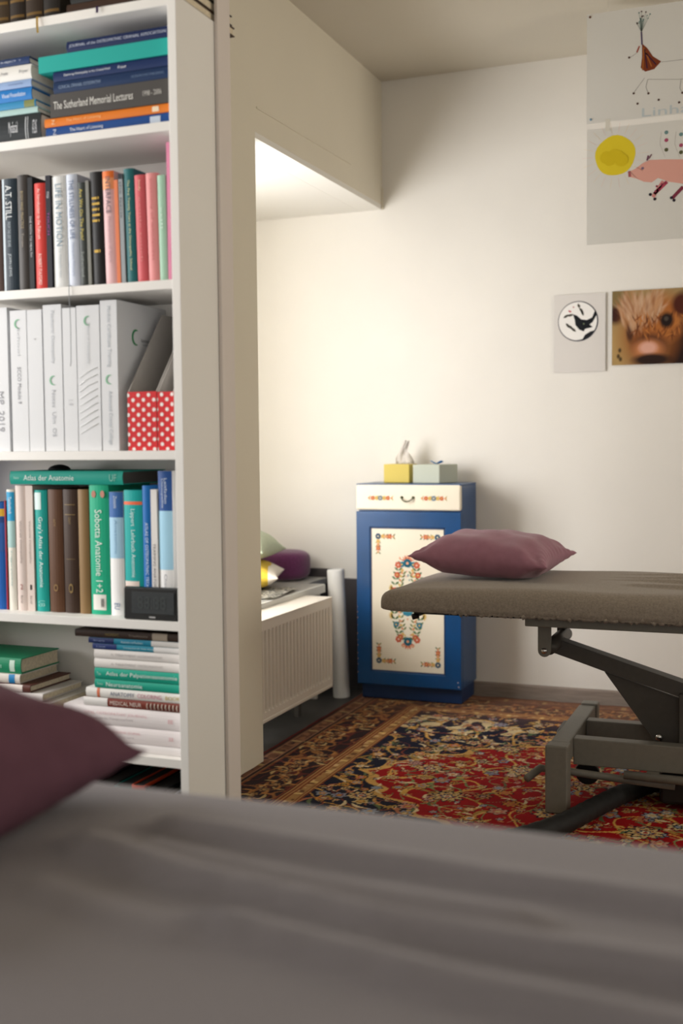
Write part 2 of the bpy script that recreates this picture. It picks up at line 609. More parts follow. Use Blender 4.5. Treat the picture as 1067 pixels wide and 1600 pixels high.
    q2 = np.stack([ringi, base, np.roll(base, -1), np.roll(ringi, -1)], -1)
    co = np.vstack([co, sk])
    q = np.vstack([q, q2])
    me = bpy.data.meshes.new('persian_rug')
    me.vertices.add(len(co))
    me.vertices.foreach_set('co', co.ravel())
    me.loops.add(q.size)
    me.loops.foreach_set('vertex_index', q.ravel())
    me.polygons.add(len(q))
    me.polygons.foreach_set('loop_start', np.arange(0, q.size, 4))
    me.polygons.foreach_set('loop_total', np.full(len(q), 4))
    me.update()
    ca = me.color_attributes.new('Col', 'FLOAT_COLOR', 'POINT')
    colr = np.ones((len(co), 4))
    colr[:nv, :3] = img.reshape(-1, 3)
    colr[nv:, :3] = C('#5a1f1c')
    ca.data.foreach_set('color', colr.ravel())
    me.materials.append(attr_mat('rug_wool', 0.95, 0.0, 0.4))
    o = link(bpy.data.objects.new('persian_rug', me))
    tag(o, 'red and navy persian rug with floral field and gold striped border', 'rug')


make_rug()

# ------------------------------------------------------------------ bookcase
XI, XO = -1.198, -1.178       # inner / outer face of the right side panel
SY0, SY1 = 2.10, 2.336
BX0 = -2.00
TOPS = [2.004, 1.751, 1.427, 1.071, 0.707, 0.411, 0.10]
bc = thing('bookcase', 'tall white bookcase full of books beside the pale pier', 'bookcase', (-1.6, 2.24, 0))


def bpart(name, *a, **k):
    o = box(name, *a, M_WHITE, None, **k)
    o.parent = bc
    o.matrix_parent_inverse = Matrix.Translation((1.6, -2.24, 0))
    return o


bpart('side_panel', XI, XO, SY0, SY1, 0, 2.004, bevel=0.001)
bpart('side_panel', BX0, BX0 + 0.02, SY0, SY1, 0, 2.004, bevel=0.001)
bpart('back_panel', BX0 + 0.02, XI, SY1 - 0.006, SY1, 0.02, 1.985)
for i, z in enumerate(TOPS):
    bpart('top_board' if i == 0 else 'shelf_board', BX0 + 0.02, XI, SY0 + 0.001, SY1 - 0.007, z - 0.0195, z - 0.0001 if i else z, bevel=0.0008)
bpart('plinth', BX0 + 0.02, XI, SY0 + 0.01, SY0 + 0.025, 0.0, 0.08)
# narrow upright cover strip standing against the bookcase side
bm = bmesh.new()
bx(bm, XO + 0.001, XO + 0.010, 2.266, 2.326, 0, ZC)
struct(obj('trim_5', bm, mat('cover_strip_paint', '#d9cfc8', 0.6), bevel=0.002))

UX, UZ = (1, 0, 0), (0, 0, 1)


def book_parts(root, w, h, d, color, page=None, curved=True, rough=0.5, t=0.0022, cover_hex_side=None):
    """local frame: x thickness (centred), y 0=spine .. d, z 0..h"""
    bulge = min(0.004, w * 0.12) if curved else 0.0
    n = 6 if curved else 1
    outer = [(-w / 2, d)]
    for i in range(n + 1):
        a = -1 + 2 * i / n
        outer.append((a * w / 2, bulge * (a * a)))
    outer.append((w / 2, d))
    inner = [(-w / 2 + t, d)]
    for i in range(n + 1):
        a = -1 + 2 * i / n
        inner.append((a * (w / 2 - t), bulge * a * a + t))
    inner.append((w / 2 - t, d))
    bm = bmesh.new()
    A = [[bm.verts.new((p[0], p[1], z)) for p in outer] for z in (0, h)]
    B = [[bm.verts.new((p[0], p[1], z)) for p in inner] for z in (0, h)]
    m_ = len(outer)
    for i in range(m_ - 1):
        bm.faces.new((A[0][i], A[0][i + 1], A[1][i + 1], A[1][i]))
        bm.faces.new((B[0][i + 1], B[0][i], B[1][i], B[1][i + 1]))
        bm.faces.new((A[1][i], A[1][i + 1], B[1][i + 1], B[1][i]))
        bm.faces.new((A[0][i + 1], A[0][i], B[0][i], B[0][i + 1]))
    for k in (0, m_ - 1):
        bm.faces.new((A[0][k], A[1][k], B[1][k], B[0][k]))
    obj('cover', bm, hexm(color, rough), root)
    box('page_block', -w / 2 + t, w / 2 - t, bulge + t + 0.0005, d - 0.003, 0.003, h - 0.003, page or M_PAGE, root)
    return bulge


def spine_patch(root, w, bulge, z0, z1, color, x0f=-1.0, x1f=1.0, name='spine_band', lift=0.0004, rough=0.5):
    n = 6
    v, f = [], []
    for i in range(n + 1):
        a = x0f + (x1f - x0f) * i / n
        for z in (z0, z1):
            v.append((a * w / 2, bulge * a * a - lift, z))
    for i in range(n):
        f.append((2 * i, 2 * i + 2, 2 * i + 3, 2 * i + 1))
    o = mesh_obj(name, v, f, hexm(color, rough), root)
    return o


def spine_text(root, s, zc, length, height, color, x=0.0):
    text(root, s, (x, -0.0009, zc), (0, 0, -1), (1, 0, 0), length, height, hexm(color))


def crescent(root, cx, cz, r, plane='spine', color='#2f9a63', y=-0.0009):
    """green swirl mark: a tapering crescent"""
    v, f = [], []
    n = 14
    for i in range(n + 1):
        a = math.radians(60 + 235 * i / n)
        wd = r * 0.40 * math.sin(PI * (i + .4) / (n + .8)) ** .7
        for q in (r, r - wd):
            p = (q * math.cos(a), q * math.sin(a) * 1.05)
            v.append((cx + p[0], y, cz + p[1]) if plane == 'spine' else (y, cx + p[0], cz + p[1]))
    for i in range(n):
        f.append((2 * i, 2 * i + 2, 2 * i + 3, 2 * i + 1))
    return mesh_obj('swirl_emblem', v, f, hexm(color), root)


def upright(label, px0, px1, pyt, shelf, Y, depth, color, bands=(), texts=(), cat='book', group=None, curved=True, lean=0.0, name='book', page=None, rough=0.5, gap=0.0006):
    """book standing on shelf board; its edges come from where the photo shows its spine"""
    zb = TOPS[shelf]
    zm = (px0 + px1) / 2
    pym = {1: 206, 2: 446, 3: 705, 4: 965, 5: 1190}[shelf]
    pym = (pyt + pym) / 2
    xa, xb = P(px0, pym, Y).x + gap, P(px1, pym, Y).x - gap
    zt = P(zm, pyt, Y).z
    w_, h_ = xb - xa, zt - zb
    L = math.radians(lean)
    root = thing(name, label, cat, ((xa + xb) / 2 + math.sin(-L) * h_ / 2, Y, zb + abs(math.sin(L)) * w_ / 2 + 0.0002), (0, L, 0), group)
    bl = book_parts(root, w_, h_, depth, color, page, curved, rough)
    for bnd in bands:
        z0, z1, c = bnd[:3]
        xf = bnd[3:] if len(bnd) > 3 else (-1.0, 1.0)
        spine_patch(root, w_, bl, h_ * (1 - z1), h_ * (1 - z0), c, *xf)
    for tx in texts:
        s, f0, f1, hh, c = tx[:5]
        spine_text(root, s, h_ * (1 - (f0 + f1) / 2), h_ * (f1 - f0), w_ * hh, c, w_ * (tx[5] if len(tx) > 5 else 0))
    return root, w_, h_


def lying(label, pxl, pxr, zlo, zhi, Y, depth, color, bands=(), texts=(), cat='book', group=None, curved=True, yaw=0.0, name='book', page=None, pym=100, tilt=0.0, rough=0.5):
    """book lying flat, spine towards the room; left/right ends and heights in metres or from pixels"""
    xa, xb = P(pxl, pym, Y).x, P(pxr, pym, Y).x
    xb = min(xb, XI - 0.0015)
    h_, w_ = xb - xa, zhi - zlo - 0.0006
    root = thing(name, label, cat, (xb, Y, (zlo + zhi) / 2), (0, -PI / 2, yaw), group)
    bl = book_parts(root, w_, h_, depth, color, page, curved, rough)
    for bnd in bands:
        z0, z1, c = bnd[:3]
        xf = bnd[3:] if len(bnd) > 3 else (-1.0, 1.0)
        spine_patch(root, w_, bl, h_ * (1 - z1), h_ * (1 - z0), c, *xf)
    for tx in texts:
        s, f0, f1, hh, c = tx[:5]
        spine_text(root, s, h_ * (1 - (f0 + f1) / 2), h_ * (f1 - f0), w_ * hh, c, w_ * (tx[5] if len(tx) > 5 else 0))
    return root


# --- top of the bookcase: old leather volumes, and a lying stack at the right end
G = 'old volumes on top of the bookcase'
xs_ = [-1.70, -1.652, -1.600, -1.558, -1.512, -1.468]
cols_ = ['#2a2119', '#3a2c1c', '#241b15', '#302318', '#1d1815']
labs_ = ['thick old brown leather volume at the far left on top of the bookcase', 'mottled brown old volume above the gold ribbon on top of the bookcase', 'near-black old leather volume on top of the bookcase right of the gold ribbon', 'dark brown old volume with gilt spine on top of the bookcase', 'black old volume next to the lying stack on top of the bookcase']
for i in range(5):
    w_ = xs_[i + 1] - xs_[i] - 0.002
    r_ = thing('antique_book', labs_[i], 'book', ((xs_[i] + xs_[i + 1]) / 2, 2.112, 2.0045), (0, 0, 0), G)
    bl = book_parts(r_, w_, 0.24 + 0.015 * (i % 3), 0.17, cols_[i], M_PAGE)
    for zz in (0.012, 0.045, 0.10, 0.16):
        spine_patch(r_, w_, bl, zz, zz + 0.006, '#6d5226', -.9, .9, 'gilt_band')
G = 'lying books on the right end of the bookcase top'
zz = 2.0045
for i, (th_, xl_, dd, c, lb) in enumerate(((0.020, -1.45, .262, '#3a2418', 'lowest dark brown book lying on the right end of the bookcase top'), (0.022, -1.44, .25, '#20201e', 'second dark book up lying on the right end of the bookcase top'), (0.026, -1.43, .235, '#2b2320', 'third dark book up lying on the right end of the bookcase top'), (0.03, -1.42, .215, '#191a1c', 'topmost black book lying on the right end of the bookcase top'))):
    r_ = thing('antique_book', lb, 'book', (XO - 0.003, 2.112, zz + th_ / 2 + 0.0003), (0, -PI / 2, 0), G)
    book_parts(r_, th_, XO - 0.003 - xl_, dd, c, M_PAGE)
    zz += th_ + 0.0008
# ribbons hanging over the top board's edge
for nm, px, yb, c, lb in (('bookmark_ribbon', 57, 52, '#c2a04a', 'gold bookmark ribbon hanging over the bookcase top edge'), ('bookmark_ribbon', 150, 14, '#4a2f5e', 'short purple bookmark ribbon hanging over the bookcase top edge')):
    p = P(px, yb, 2.096)
    bm = bmesh.new()
    prof = [(2.111, 2.0064), (2.103, 2.007), (2.0965, 2.004), (2.0945, 1.99), (2.095, p.z)]
    A = [bm.verts.new((p.x - 0.0028 + 0.001 * i, y, z)) for i, (y, z) in enumerate(prof)]
    B = [bm.verts.new((p.x + 0.0028 + 0.001 * i, y, z)) for i, (y, z) in enumerate(prof)]
    for i in range(len(prof) - 1):
        bm.faces.new((A[i], A[i + 1], B[i + 1], B[i]))
    r_ = bmesh.ops.solidify(bm, geom=bm.faces[:], thickness=0.0006)
    tag(obj(nm, bm, hexm(c, 0.7)), lb, 'ribbon', 'bookmark ribbons')

# --- first open compartment: two lying stacks
G = 'lying books in the right stack of the upper compartment'
Yr = 2.118
z0_ = TOPS[1]
right_stack = [
    (70, .0235, '#15488e', 'blue paperback at the bottom of the right lying stack, under the orange one', [('The Heart of Listening', .20, .47, .42, '#dfe6f0'), ('Z', .06, .09, .5, '#cfd8ea')], [(.84, .92, '#c9d6e8', -.6, .6)]),
    (68, .0185, '#e07a22', 'orange paperback in the right lying stack, on the blue one', [('The Heart of Listening', .18, .46, .42, '#f4c48a'), ('Z', .06, .09, .5, '#f1d2a8')], [(.86, .91, '#f3ddc0', -.6, .6)]),
    (78, .0500, '#4b4846', 'thick grey hardback with white title and years in the lying stack', [('The Sutherland Memorial Lectures', .03, .70, .34, '#e2e0da'), ('1998 - 2006', .78, .93, .22, '#c9c6bf')], []),
    (83, .0250, '#0c2c55', 'dark blue volume directly on the thick grey hardback', [('CLINICAL CRANIAL OSTEOPATHY', .05, .42, .28, '#8fa2bd'), ('OSTEOPATHIC PUBLISHING', .68, .95, .2, '#6d83a3')], []),
    (83, .0215, '#092758', 'dark blue volume with scuffed white lettering under the turquoise box', [('Exploring Osteopathy in the Cranial Field', .10, .50, .30, '#e4e8ee'), ('Fraser', .57, .64, .3, '#e4e8ee')], []),
    (61, .0350, '#22a59c', 'plain turquoise slipcase lying near the top of the right stack', [], []),
    (105, .0240, '#0b2150', 'navy journal volume topmost in the right lying stack', [('JOURNAL of the OSTEOPATHIC CRANIAL ASSOCIATION', .03, .97, .34, '#c3cbdd')], []),
]
zz = z0_ + 0.0002
for pl, th_, c, lb, tx, bd in right_stack:
    lying(lb, pl, 266, zz, zz + th_, Yr, 0.20, c, bd, tx, group=G, pym=140, curved=th_ < .05 and pl != 61, page=M_PAGEW)
    zz += th_ + 0.0004
G = 'lying books in the left stack of the upper compartment'
zz = z0_ + 0.0002
left_stack = [
    (62, .0600, '#1d2327', 'thick black hardback with white script, bottom of the left lying stack', [('Myofascial', .72, .80, .55, '#d8dade'), ('ATLAS', .93, .97, .5, '#d8dade')], [(.865, .872, '#c8ccd0', -.8, .8), (.885, .89, '#c8ccd0', -.8, .8)]),
    (58, .0130, '#a9c7c4', 'thin pale teal booklet on the thick black hardback', [], []),
    (55, .0160, '#2f86b5', 'thin bright blue book with mixed picture spine in the left stack', [], [(.90, .99, '#7d8450')]),
    (49, .0270, '#1d77c0', 'bright blue book with white title in the left lying stack', [('Visual Foundation', .74, .95, .34, '#e8f0f8')], []),
    (49, .0170, '#8ea7cf', 'pale blue book between the bright blue and the white book', [('osteopathy', .8, .93, .3, '#5c7098')], []),
    (49, .0320, '#e4e2dd', 'white book under the navy one in the left lying stack', [('a. Fryette', .72, .8, .3, '#55555c'), ('Fryer', .9, .98, .28, '#6a6a70')], []),
    (47, .0160, '#15305f', 'navy book topmost in the left lying stack', [('SUBJECT  Y', .75, .93, .34, '#c4ccdc')], []),
]
for pr, th_, c, lb, tx, bd in left_stack:
    lying(lb, pr - 172, pr, zz, zz + th_, Yr, 0.19 if th_ < .05 else .20, c, bd, tx, group=G, pym=150, page=M_PAGEW)
    zz += th_ + 0.0004

# --- second compartment: upright books
G = 'upright books in the second compartment'
Y2 = 2.125
S = 2
row2 = [
    (-13, 2.5, 281, '#5b4a46', 'brown upright book cut by the left picture edge, second compartment', [], [], 0),
    (3, 26.5, 279, '#25323d', 'slate book with large white initials and pale stripe on its spine', [(0, 1, '#aeb9c0', -1, -.62)], [('A.T. STILL', .06, .36, .42, '#e6e9ea'), ('FROM THE DRY BONE', .38, .60, .2, '#a9b4bb'), ('JOHN LEWIS', .66, .86, .24, '#c5cdd2')], 0),
    (27, 44, 273, '#3d3835', 'charcoal-brown book with gold lettering left of the black slim one', [], [('BODY MIND PRACTICE', .14, .46, .26, '#a3926c'), ('Torsten', .5, .62, .22, '#9a9084')], 0),
    (44.4, 52.3, 277, '#1a1c20', 'slim black book left of the bright red paperback', [], [('THE PATH TO HEALTH', .34, .7, .4, '#c9c9cc')], 0),
    (52.6, 71.5, 286, '#d23f38', 'bright red paperback with white title in the second compartment', [], [('An Introduction to the Fulcrum', .05, .52, .26, '#f3dcd2'), ('ROBERT FULFORD', .66, .95, .26, '#f3dcd2')], 0),
    (72, 80.5, 274, '#191724', 'slim black book with magenta lettering right of the red paperback', [], [('YOGA', .14, .2, .5, '#d8d8de'), ('TOUCH', .32, .52, .42, '#9a3f92')], 0),
    (81, 104, 275, '#d8d9d8', 'wide pale grey book with large blue-grey capitals', [], [('LIFE IN MOTION', .07, .62, .42, '#7f98a8'), ('The Osteopathic Vision', .64, .9, .24, '#a9b3b8')], -.4),
    (104.5, 122, 272, '#c3c9d6', 'pale lilac-grey book beside the wide pale grey one', [], [('THE STILLNESS OF LIFE', .05, .57, .44, '#5f7191'), ('Osteopathic Philosophy', .60, .9, .26, '#8b99b0')], -.6),
    (122.5, 135, 285, '#3a3f3c', 'short dark book with yellow title', [], [('Are We On The Path?', .06, .55, .44, '#c9b752'), ('Sutherland', .66, .9, .3, '#9aa09c')], -.8),
    (135.4, 141, 282, '#83837c', 'thin grey booklet left of the black book with gold ornaments', [], [], -.8),
    (141.5, 161, 268, '#1d1b1c', 'black book with gold ornaments on its spine', [], [('ilili', .22, .44, .62, '#d2ac4c'), ('i', .68, .71, .5, '#d2ac4c')], -1.0),
    (161.5, 180, 267, '#dcb3b4', 'pale pink book with orange top and grey capitals', [(0, .06, '#e0702c'), (.06, .16, '#e59a6a')], [('INTERFACE', .05, .37, .42, '#6a5f6c'), ('Mechanisms of Spirit', .40, .8, .26, '#b08c94')], -1.0),
    (180.4, 186.5, 281, '#e07f55', 'slim orange booklet beside the pale pink book', [], [], -1.0),
    (187, 194, 271, '#9aa0a4', 'slim grey book left of the dark teal one', [(0, .05, '#2c3038')], [('the fascia', .07, .4, .4, '#33373d')], -1.0),
    (194.5, 211, 263, '#1f6468', 'dark teal book with pale yellow title, tallest of the second compartment', [], [('The First Twenty Years at the Osteopathic School', .10, .88, .30, '#d8d6a4')], -1.2),
    (211.5, 228.5, 273, '#cc5a60', 'rose-red paperback right of the dark teal book', [], [('body', .05, .15, .3, '#e7c6a8'), ('gentle touch', .2, .8, .24, '#d98a88')], -1.2),
    (229, 246.5, 270, '#dd8f8e', 'salmon pink paperback beside the rose-red one', [], [('anatomy of wholeness', .05, .8, .26, '#c46f72')], -1.2),
    (247, 260, 273, '#9fc4ac', 'pale green paperback beside the salmon pink one', [], [('still', .3, .5, .24, '#cfe2d4')], -.8),
    (261, 266.2, 222, '#d987a6', 'tall thin pink booklet against the bookcase side', [], [], 0),
]
for a, b_, yt, c, lb, bd, tx, ln in row2:
    upright(lb, a, b_, yt, S, Y2, 0.15 if b_ > 100 else 0.165, c, bd, tx, group=G, lean=ln, curved=(b_ - a) > 12, page=M_PAGEW if b_ > 100 else M_PAGE)

# --- third compartment: white ring binders and red dotted magazine files
G = 'white ring binders in the third compartment'
Y3 = 2.118
binders = [
    (-12, 13.5, 481, 'white ring binder marked with a year, cut by the left picture edge', [('MP  2019', .58, .86, .36, '#9c9ca2')], None),
    (17.5, 43.5, 485, 'white binder with green swirl at top and module title on spine', [('School', .12, .32, .14, '#b9bcc0'), ('SCCO Module 9', .40, .66, .22, '#85868c')], .07),
    (44, 67.5, 484, 'plain white binder without print on its spine', [('-', .2, .21, .1, '#c4c4c8')], None),
    (69, 98, 476, 'white binder with faint long title and swirl below its middle', [('Paediatric Osteopathy', .04, .40, .24, '#b4b8bd'), ('Notes  Ulm  OS', .58, .9, .2, '#a9acb2')], .49),
    (99, 120.5, 481, 'slim white binder behind the thin hanging cord', [('1.9', .64, .68, .3, '#c0c0c4')], None),
    (121, 157, 477, 'wide white binder with crinkled clear spine pocket and faint swirl', [('School of Osteopathy', .12, .4, .16, '#c0c3c6')], .08),
    (158, 184.5, 469, 'tallest white binder, its side face turned to view with green swirl', [('Module Certificate Training', .04, .44, .28, '#aab0b6'), ('Advanced Cranial College', .60, .96, .28, '#aab0b6')], .50),
]
for a, b_, yt, lb, tx, cr in binders:
    root, w_, h_ = upright(lb, a, b_, yt, 3, Y3, 0.206, '#dcdddf', (), tx, cat='binder', group=G, curved=False, name='ring_binder', page=M_PAGEW, rough=0.35)
    if cr:
        crescent(root, 0.0, h_ * (1 - cr) - .008, 0.010, color='#7fb894')
    if a == 121:   # creased clear pocket
        bm = bmesh.new()
        rr = random.Random(4)
        for k in range(9):
            z = h_ * (.12 + .048 * k)
            tube(bm, [(-w_ * .42, -0.0006, z), (-w_ * .05, -0.0009, z + .010 + .004 * rr.random()), (w_ * .38, -0.0006, z + .022)], 0.0005, 5)
        obj('plastic_crease', bm, mat('clear_pocket', '#f3f3f1', 0.15), root, smooth=True)
    if a == 158:
        crescent(root, 0.075, h_ * .77, 0.017, 'side', y=w_ / 2 + 0.0009, color='#2c8c54')
        text(root, 'International School', (w_ / 2 + 0.0009, .135, h_ * .755), (0, 1, 0), (0, 0, 1), .075, .008, hexm('#4a5056'), 'side_lettering')
        text(root, 'cranial college', (w_ / 2 + 0.0009, .13, h_ * .725), (0, 1, 0), (0, 0, 1), .055, .006, hexm('#6a7076'), 'side_lettering')
        text(root, 'Teacher', (w_ / 2 + 0.0009, .12, h_ * .62), (0, 1, 0), (0, 0, 1), .035, .007, hexm('#4a5056'), 'side_lettering')
# thin cord hanging over the board above
p = P(109.5, 572, 2.094)
tag(tube_obj('thin_cord', [(p.x, 2.11, 1.4285), (p.x, 2.0975, 1.4285), (p.x, 2.0965, 1.420), (p.x, 2.097, 1.40), (p.x + .001, 2.098, 1.34), (p.x, 2.098, p.z + .01), (p.x - .002, 2.098, p.z)], 0.0008, hexm('#8a8d92'), seg=6), 'thin grey cord hanging from the shelf edge in front of the binders', 'cord')
# magazine files
M_DOTRED = hexm('#d2282c', 0.55)
M_CARD = mat('grey_card_lining', '#b3aea8', 0.9, var=0.04, scale=30)
G = 'red dotted magazine files'
for a, b_, lb in ((199.5, 245, 'wider red magazine file with white polka dots beside the tallest binder'), (246, 271.5, 'narrower red polka dot magazine file against the bookcase side')):
    xa, xb = P(a, 660, Y3).x + .0006, min(P(b_, 660, Y3).x, XI - .0012)
    hf = P((a + b_) / 2, 612, Y3).z - TOPS[3]
    w_ = xb - xa
    r_ = thing('magazine_file', lb, 'magazine file', ((xa + xb) / 2, Y3, TOPS[3] + .0002), group=G)
    box('front_panel', -w_ / 2, w_ / 2, 0, .002, 0, hf, M_DOTRED, r_)
    box('floor_panel', -w_ / 2 + .002, w_ / 2 - .002, 0.002, .205, 0, .002, M_CARD, r_)
    box('rear_panel', -w_ / 2 + .002, w_ / 2 - .002, .205, .207, 0, .30, M_CARD, r_)
    for sgn in (-1, 1):
        bm = bmesh.new()
        prism(bm, [(.002, 0), (.207, 0), (.207, .305), (.15, .305), (.002, hf)], 'x', sgn * w_ / 2, sgn * (w_ / 2 - .002))
        obj('slanted_side_panel', bm, M_CARD, r_)
    bm = bmesh.new()
    pitch = 0.0255
    n_ = 0
    for iz in range(-1, 20):
        for ix in range(-6, 7):
            cx, cz = ix * pitch + (pitch / 2 if iz % 2 else 0) + .004, iz * .0105 + .003
            pts = []
            for k in range(10):
                x, z = cx + .0043 * math.cos(k * PI / 5), cz + .0043 * math.sin(k * PI / 5)
                pts.append((max(-w_ / 2, min(w_ / 2, x)), max(0, min(hf, z))))
            if abs(cx) > w_ / 2 + .003 or cz > hf + .003 or cz < -.003:
                continue
            if (iz + 40) % 2 == 0 and False:
                continue
            bm.faces.new([bm.verts.new((q[0], -0.0005, q[1])) for q in pts])
    obj('polka_dot_print', bm, hexm('#f1e9e4'), r_)

# --- fourth compartment: anatomy books and a clock
G = 'upright books in the fourth compartment'
Y4 = 2.145
row4 = [
    (-14, 8, 785, '#1f5fb0', 'royal blue book with yellow band at the left picture edge, fourth compartment', [(.06, .13, '#e3b63c'), (.14, .19, '#274a86'), (.19, .46, '#2f5fa8')], [('Kinder', .3, .4, .3, '#dfe6ee')]),
    (8.4, 11, 782, '#9c2b3d', 'very thin dark red booklet beside the royal blue book', [], []),
    (11.3, 24, 765, '#e4e0d4', 'cream book with blue upper band in the fourth compartment', [(.02, .26, '#2b9bc9'), (.26, .48, '#a9cbc8')], [('Taschenbuch', .06, .2, .4, '#e8f1f4'), ('Triggerpunkte', .5, .8, .24, '#7fa9a8')]),
    (24.5, 41, 759, '#d8c8c0', 'wider beige-pink volume with a dark red numeral near its foot', [], [('Viscerale Osteopathie', .28, .62, .26, '#8a7a74'), ('Barral', .88, .94, .2, '#7a6a64')]),
    (41.5, 53, 759, '#dccdc4', 'slimmer beige-pink volume with a black numeral near its foot', [], [('Viscerale Osteopathie', .28, .62, .3, '#8a7a74'), ('Barral', .88, .94, .24, '#7a6a64')]),
    (53.5, 74, 766, '#17a097', 'turquoise atlas with white title left of the brown books', [(.02, .16, '#d7ece8', -.95, .2)], [("Gray's Atlas der Anatomie", .22, .80, .42, '#e4f2f0'), ('UB', .91, .96, .5, '#8fd0c8')]),
    (75, 98, 765, '#5b3c28', 'mid-brown old clothbound book right of the turquoise atlas', [], [('ANATOMY', .24, .3, .18, '#93744a'), ('o', .77, .83, .3, '#93744a')]),
    (98.5, 121.5, 765, '#3d2b20', 'darkest brown clothbound book with gilt lines', [(.12, .125, '#8d7446', -.7, .7), (.20, .205, '#8d7446', -.7, .7), (.56, .565, '#6f5a38', -.6, .6)], [('GRAY', .22, .28, .16, '#8d7446'), ('o', .76, .84, .3, '#8d7446')]),
    (122, 139, 765, '#8c6f48', 'tan clothbound book left of the big green atlas', [], []),
    (139.5, 170, 758, '#1fae86', 'big green atlas with large white title and barcode sticker', [(.845, .965, '#ece9e2', -.75, .62)], [('Sobotta Anatomie 1+2', .19, .83, .36, '#e9f5ee')]),
    (170.5, 193, 769, '#f0efee', 'white book with dark and light blue upper bands, fourth compartment', [(.0, .205, '#3a69a9'), (.205, .535, '#a8cfe6')], [('Ziesenis', .03, .13, .24, '#d8e4f0'), ('Anatomie', .22, .5, .18, '#7fa6c4'), ('EU', .9, .95, .4, '#4a6f9a')]),
    (193.5, 222.5, 766, '#17a8a4', 'turquoise textbook with orange stripe', [(.09, .115, '#f0704a'), (.72, .80, '#ead9cf', -1, .6), (.76, .84, '#e8875c', -1, -.5)], [('Lippert  Lehrbuch Anatomie', .15, .69, .30, '#d8f0ee')]),
    (223, 236, 759, '#1a6cb5', 'slim bright blue book right of the turquoise textbook', [], [('ATLAS OF OSTEOPATHIC TECHNIQUES', .28, .9, .44, '#d9e6f2')]),
    (236.5, 246.5, 765, '#e6e2de', 'slim white book with dark lettering behind the clock', [], [('TRAINING ANATOMY', .42, .8, .4, '#55525a')]),
    (247, 269.5, 736, '#f0efee', 'tallest book, navy over light blue over white, behind the clock', [(.0, .27, '#2c5496'), (.27, .67, '#a6d3ea')], [('Leitfaden', .05, .22, .2, '#d3deec', .1), ('Osteopathie', .05, .25, .2, '#d3deec', -.15), ('Checkliste', .7, .9, .2, '#9a9aa0')]),
]
for a, b_, yt, c, lb, bd, tx in row4:
    root, w_, h_ = upright(lb, a, b_, yt, 4, Y4, 0.18, c, bd, tx, group=G, curved=(b_ - a) > 12, page=M_PAGEW)
    if 'numeral' in lb:
        text(root, '2' if 'wider' in lb else '1', (0, -.0009, h_ * .19), (1, 0, 0), (0, 0, 1), .0065 if 'wider' in lb else .004, .012, hexm('#8c2a2a' if 'wider' in lb else '#2a2422'), 'volume_number')
    if lb.startswith('big green'):
        for sx in (-.22, .24):
            o = mesh_obj('spine_picture', [(w_ * sx + .0055 * math.cos(k * PI / 6), -.0008, h_ * .93 + .008 * math.sin(k * PI / 6)) for k in range(12)], [list(range(12))], hexm('#c98c7a'), root)
        for k in range(7):
            mesh_obj('barcode_bar', [(w_ * .06 + .0 + k * .0012, -.0012, h_ * .06), (w_ * .06 + .0007 + k * .0012, -.0012, h_ * .06), (w_ * .06 + .0007 + k * .0012, -.0012, h_ * .125), (w_ * .06 + k * .0012, -.0012, h_ * .125)], [(0, 1, 2, 3)], hexm('#4a4642'), root)
ztop = P(100, 759.2, Y4).z
# the lying atlas rests on the tallest of the upright books beneath
lying_z = max(P(32, 759, Y4).z, P(155, 758, Y4).z) + 0.0008
lying('turquoise atlas lying across the tops of the upright books', 15, 191, lying_z, lying_z + .0305, Y4 - .004, 0.185, '#1e9f8e', [], [('Atlas der Anatomie', .13, .58, .40, '#dff0ec'), ('Netter', .04, .09, .2, '#a8d6cc'), ('UF', .89, .95, .5, '#8fcabc')], pym=748, page=mat('grey_page_edge', '#57524c', .9))
bm = bmesh.new()
lathe(bm, [(.026, 0), (.0255, .003), (.02, .008), (.01, .0115), (.002, .0125)], 20)
o = obj('dark_cap', bm, hexm('#1d1f22'), smooth=True)
pp = P(97, 738, 2.26)
o.location = (pp.x, 2.25, lying_z + .0308)
tag(o, 'small dark domed cap on the lying turquoise atlas', 'cap')
# clock with a dark screen, at the front edge
r_ = thing('digital_clock', 'black digital clock with grey screen at the right shelf end', 'clock', (-1.2685, 2.106, TOPS[4] + .0003))
bm = bmesh.new()
prism(bm, [(0, 0.002), (.004, 0), (.034, 0), (.036, .010), (.018, .069), (.010, .071), (.002, .069)], 'x', -.066, .064)
obj('casing', bm, M_BLACK, r_, bevel=.0015)
M_SCREEN = mat('clock_screen', '#3f4346', 0.12, spec=0.6)
box('screen', -.046, .058, -.0008, .002, .014, .061, M_SCREEN, r_)
box('maker_mark', -.003, .012, -.0006, .001, .0052, .0080, hexm('#b8b8b8'), r_)
text(r_, '88:88', (.004, -.0013, .038), (1, 0, 0), (0, 0, 1), .07, .028, mat('faint_segments', '#464b4d', 0.2), 'time_digits')

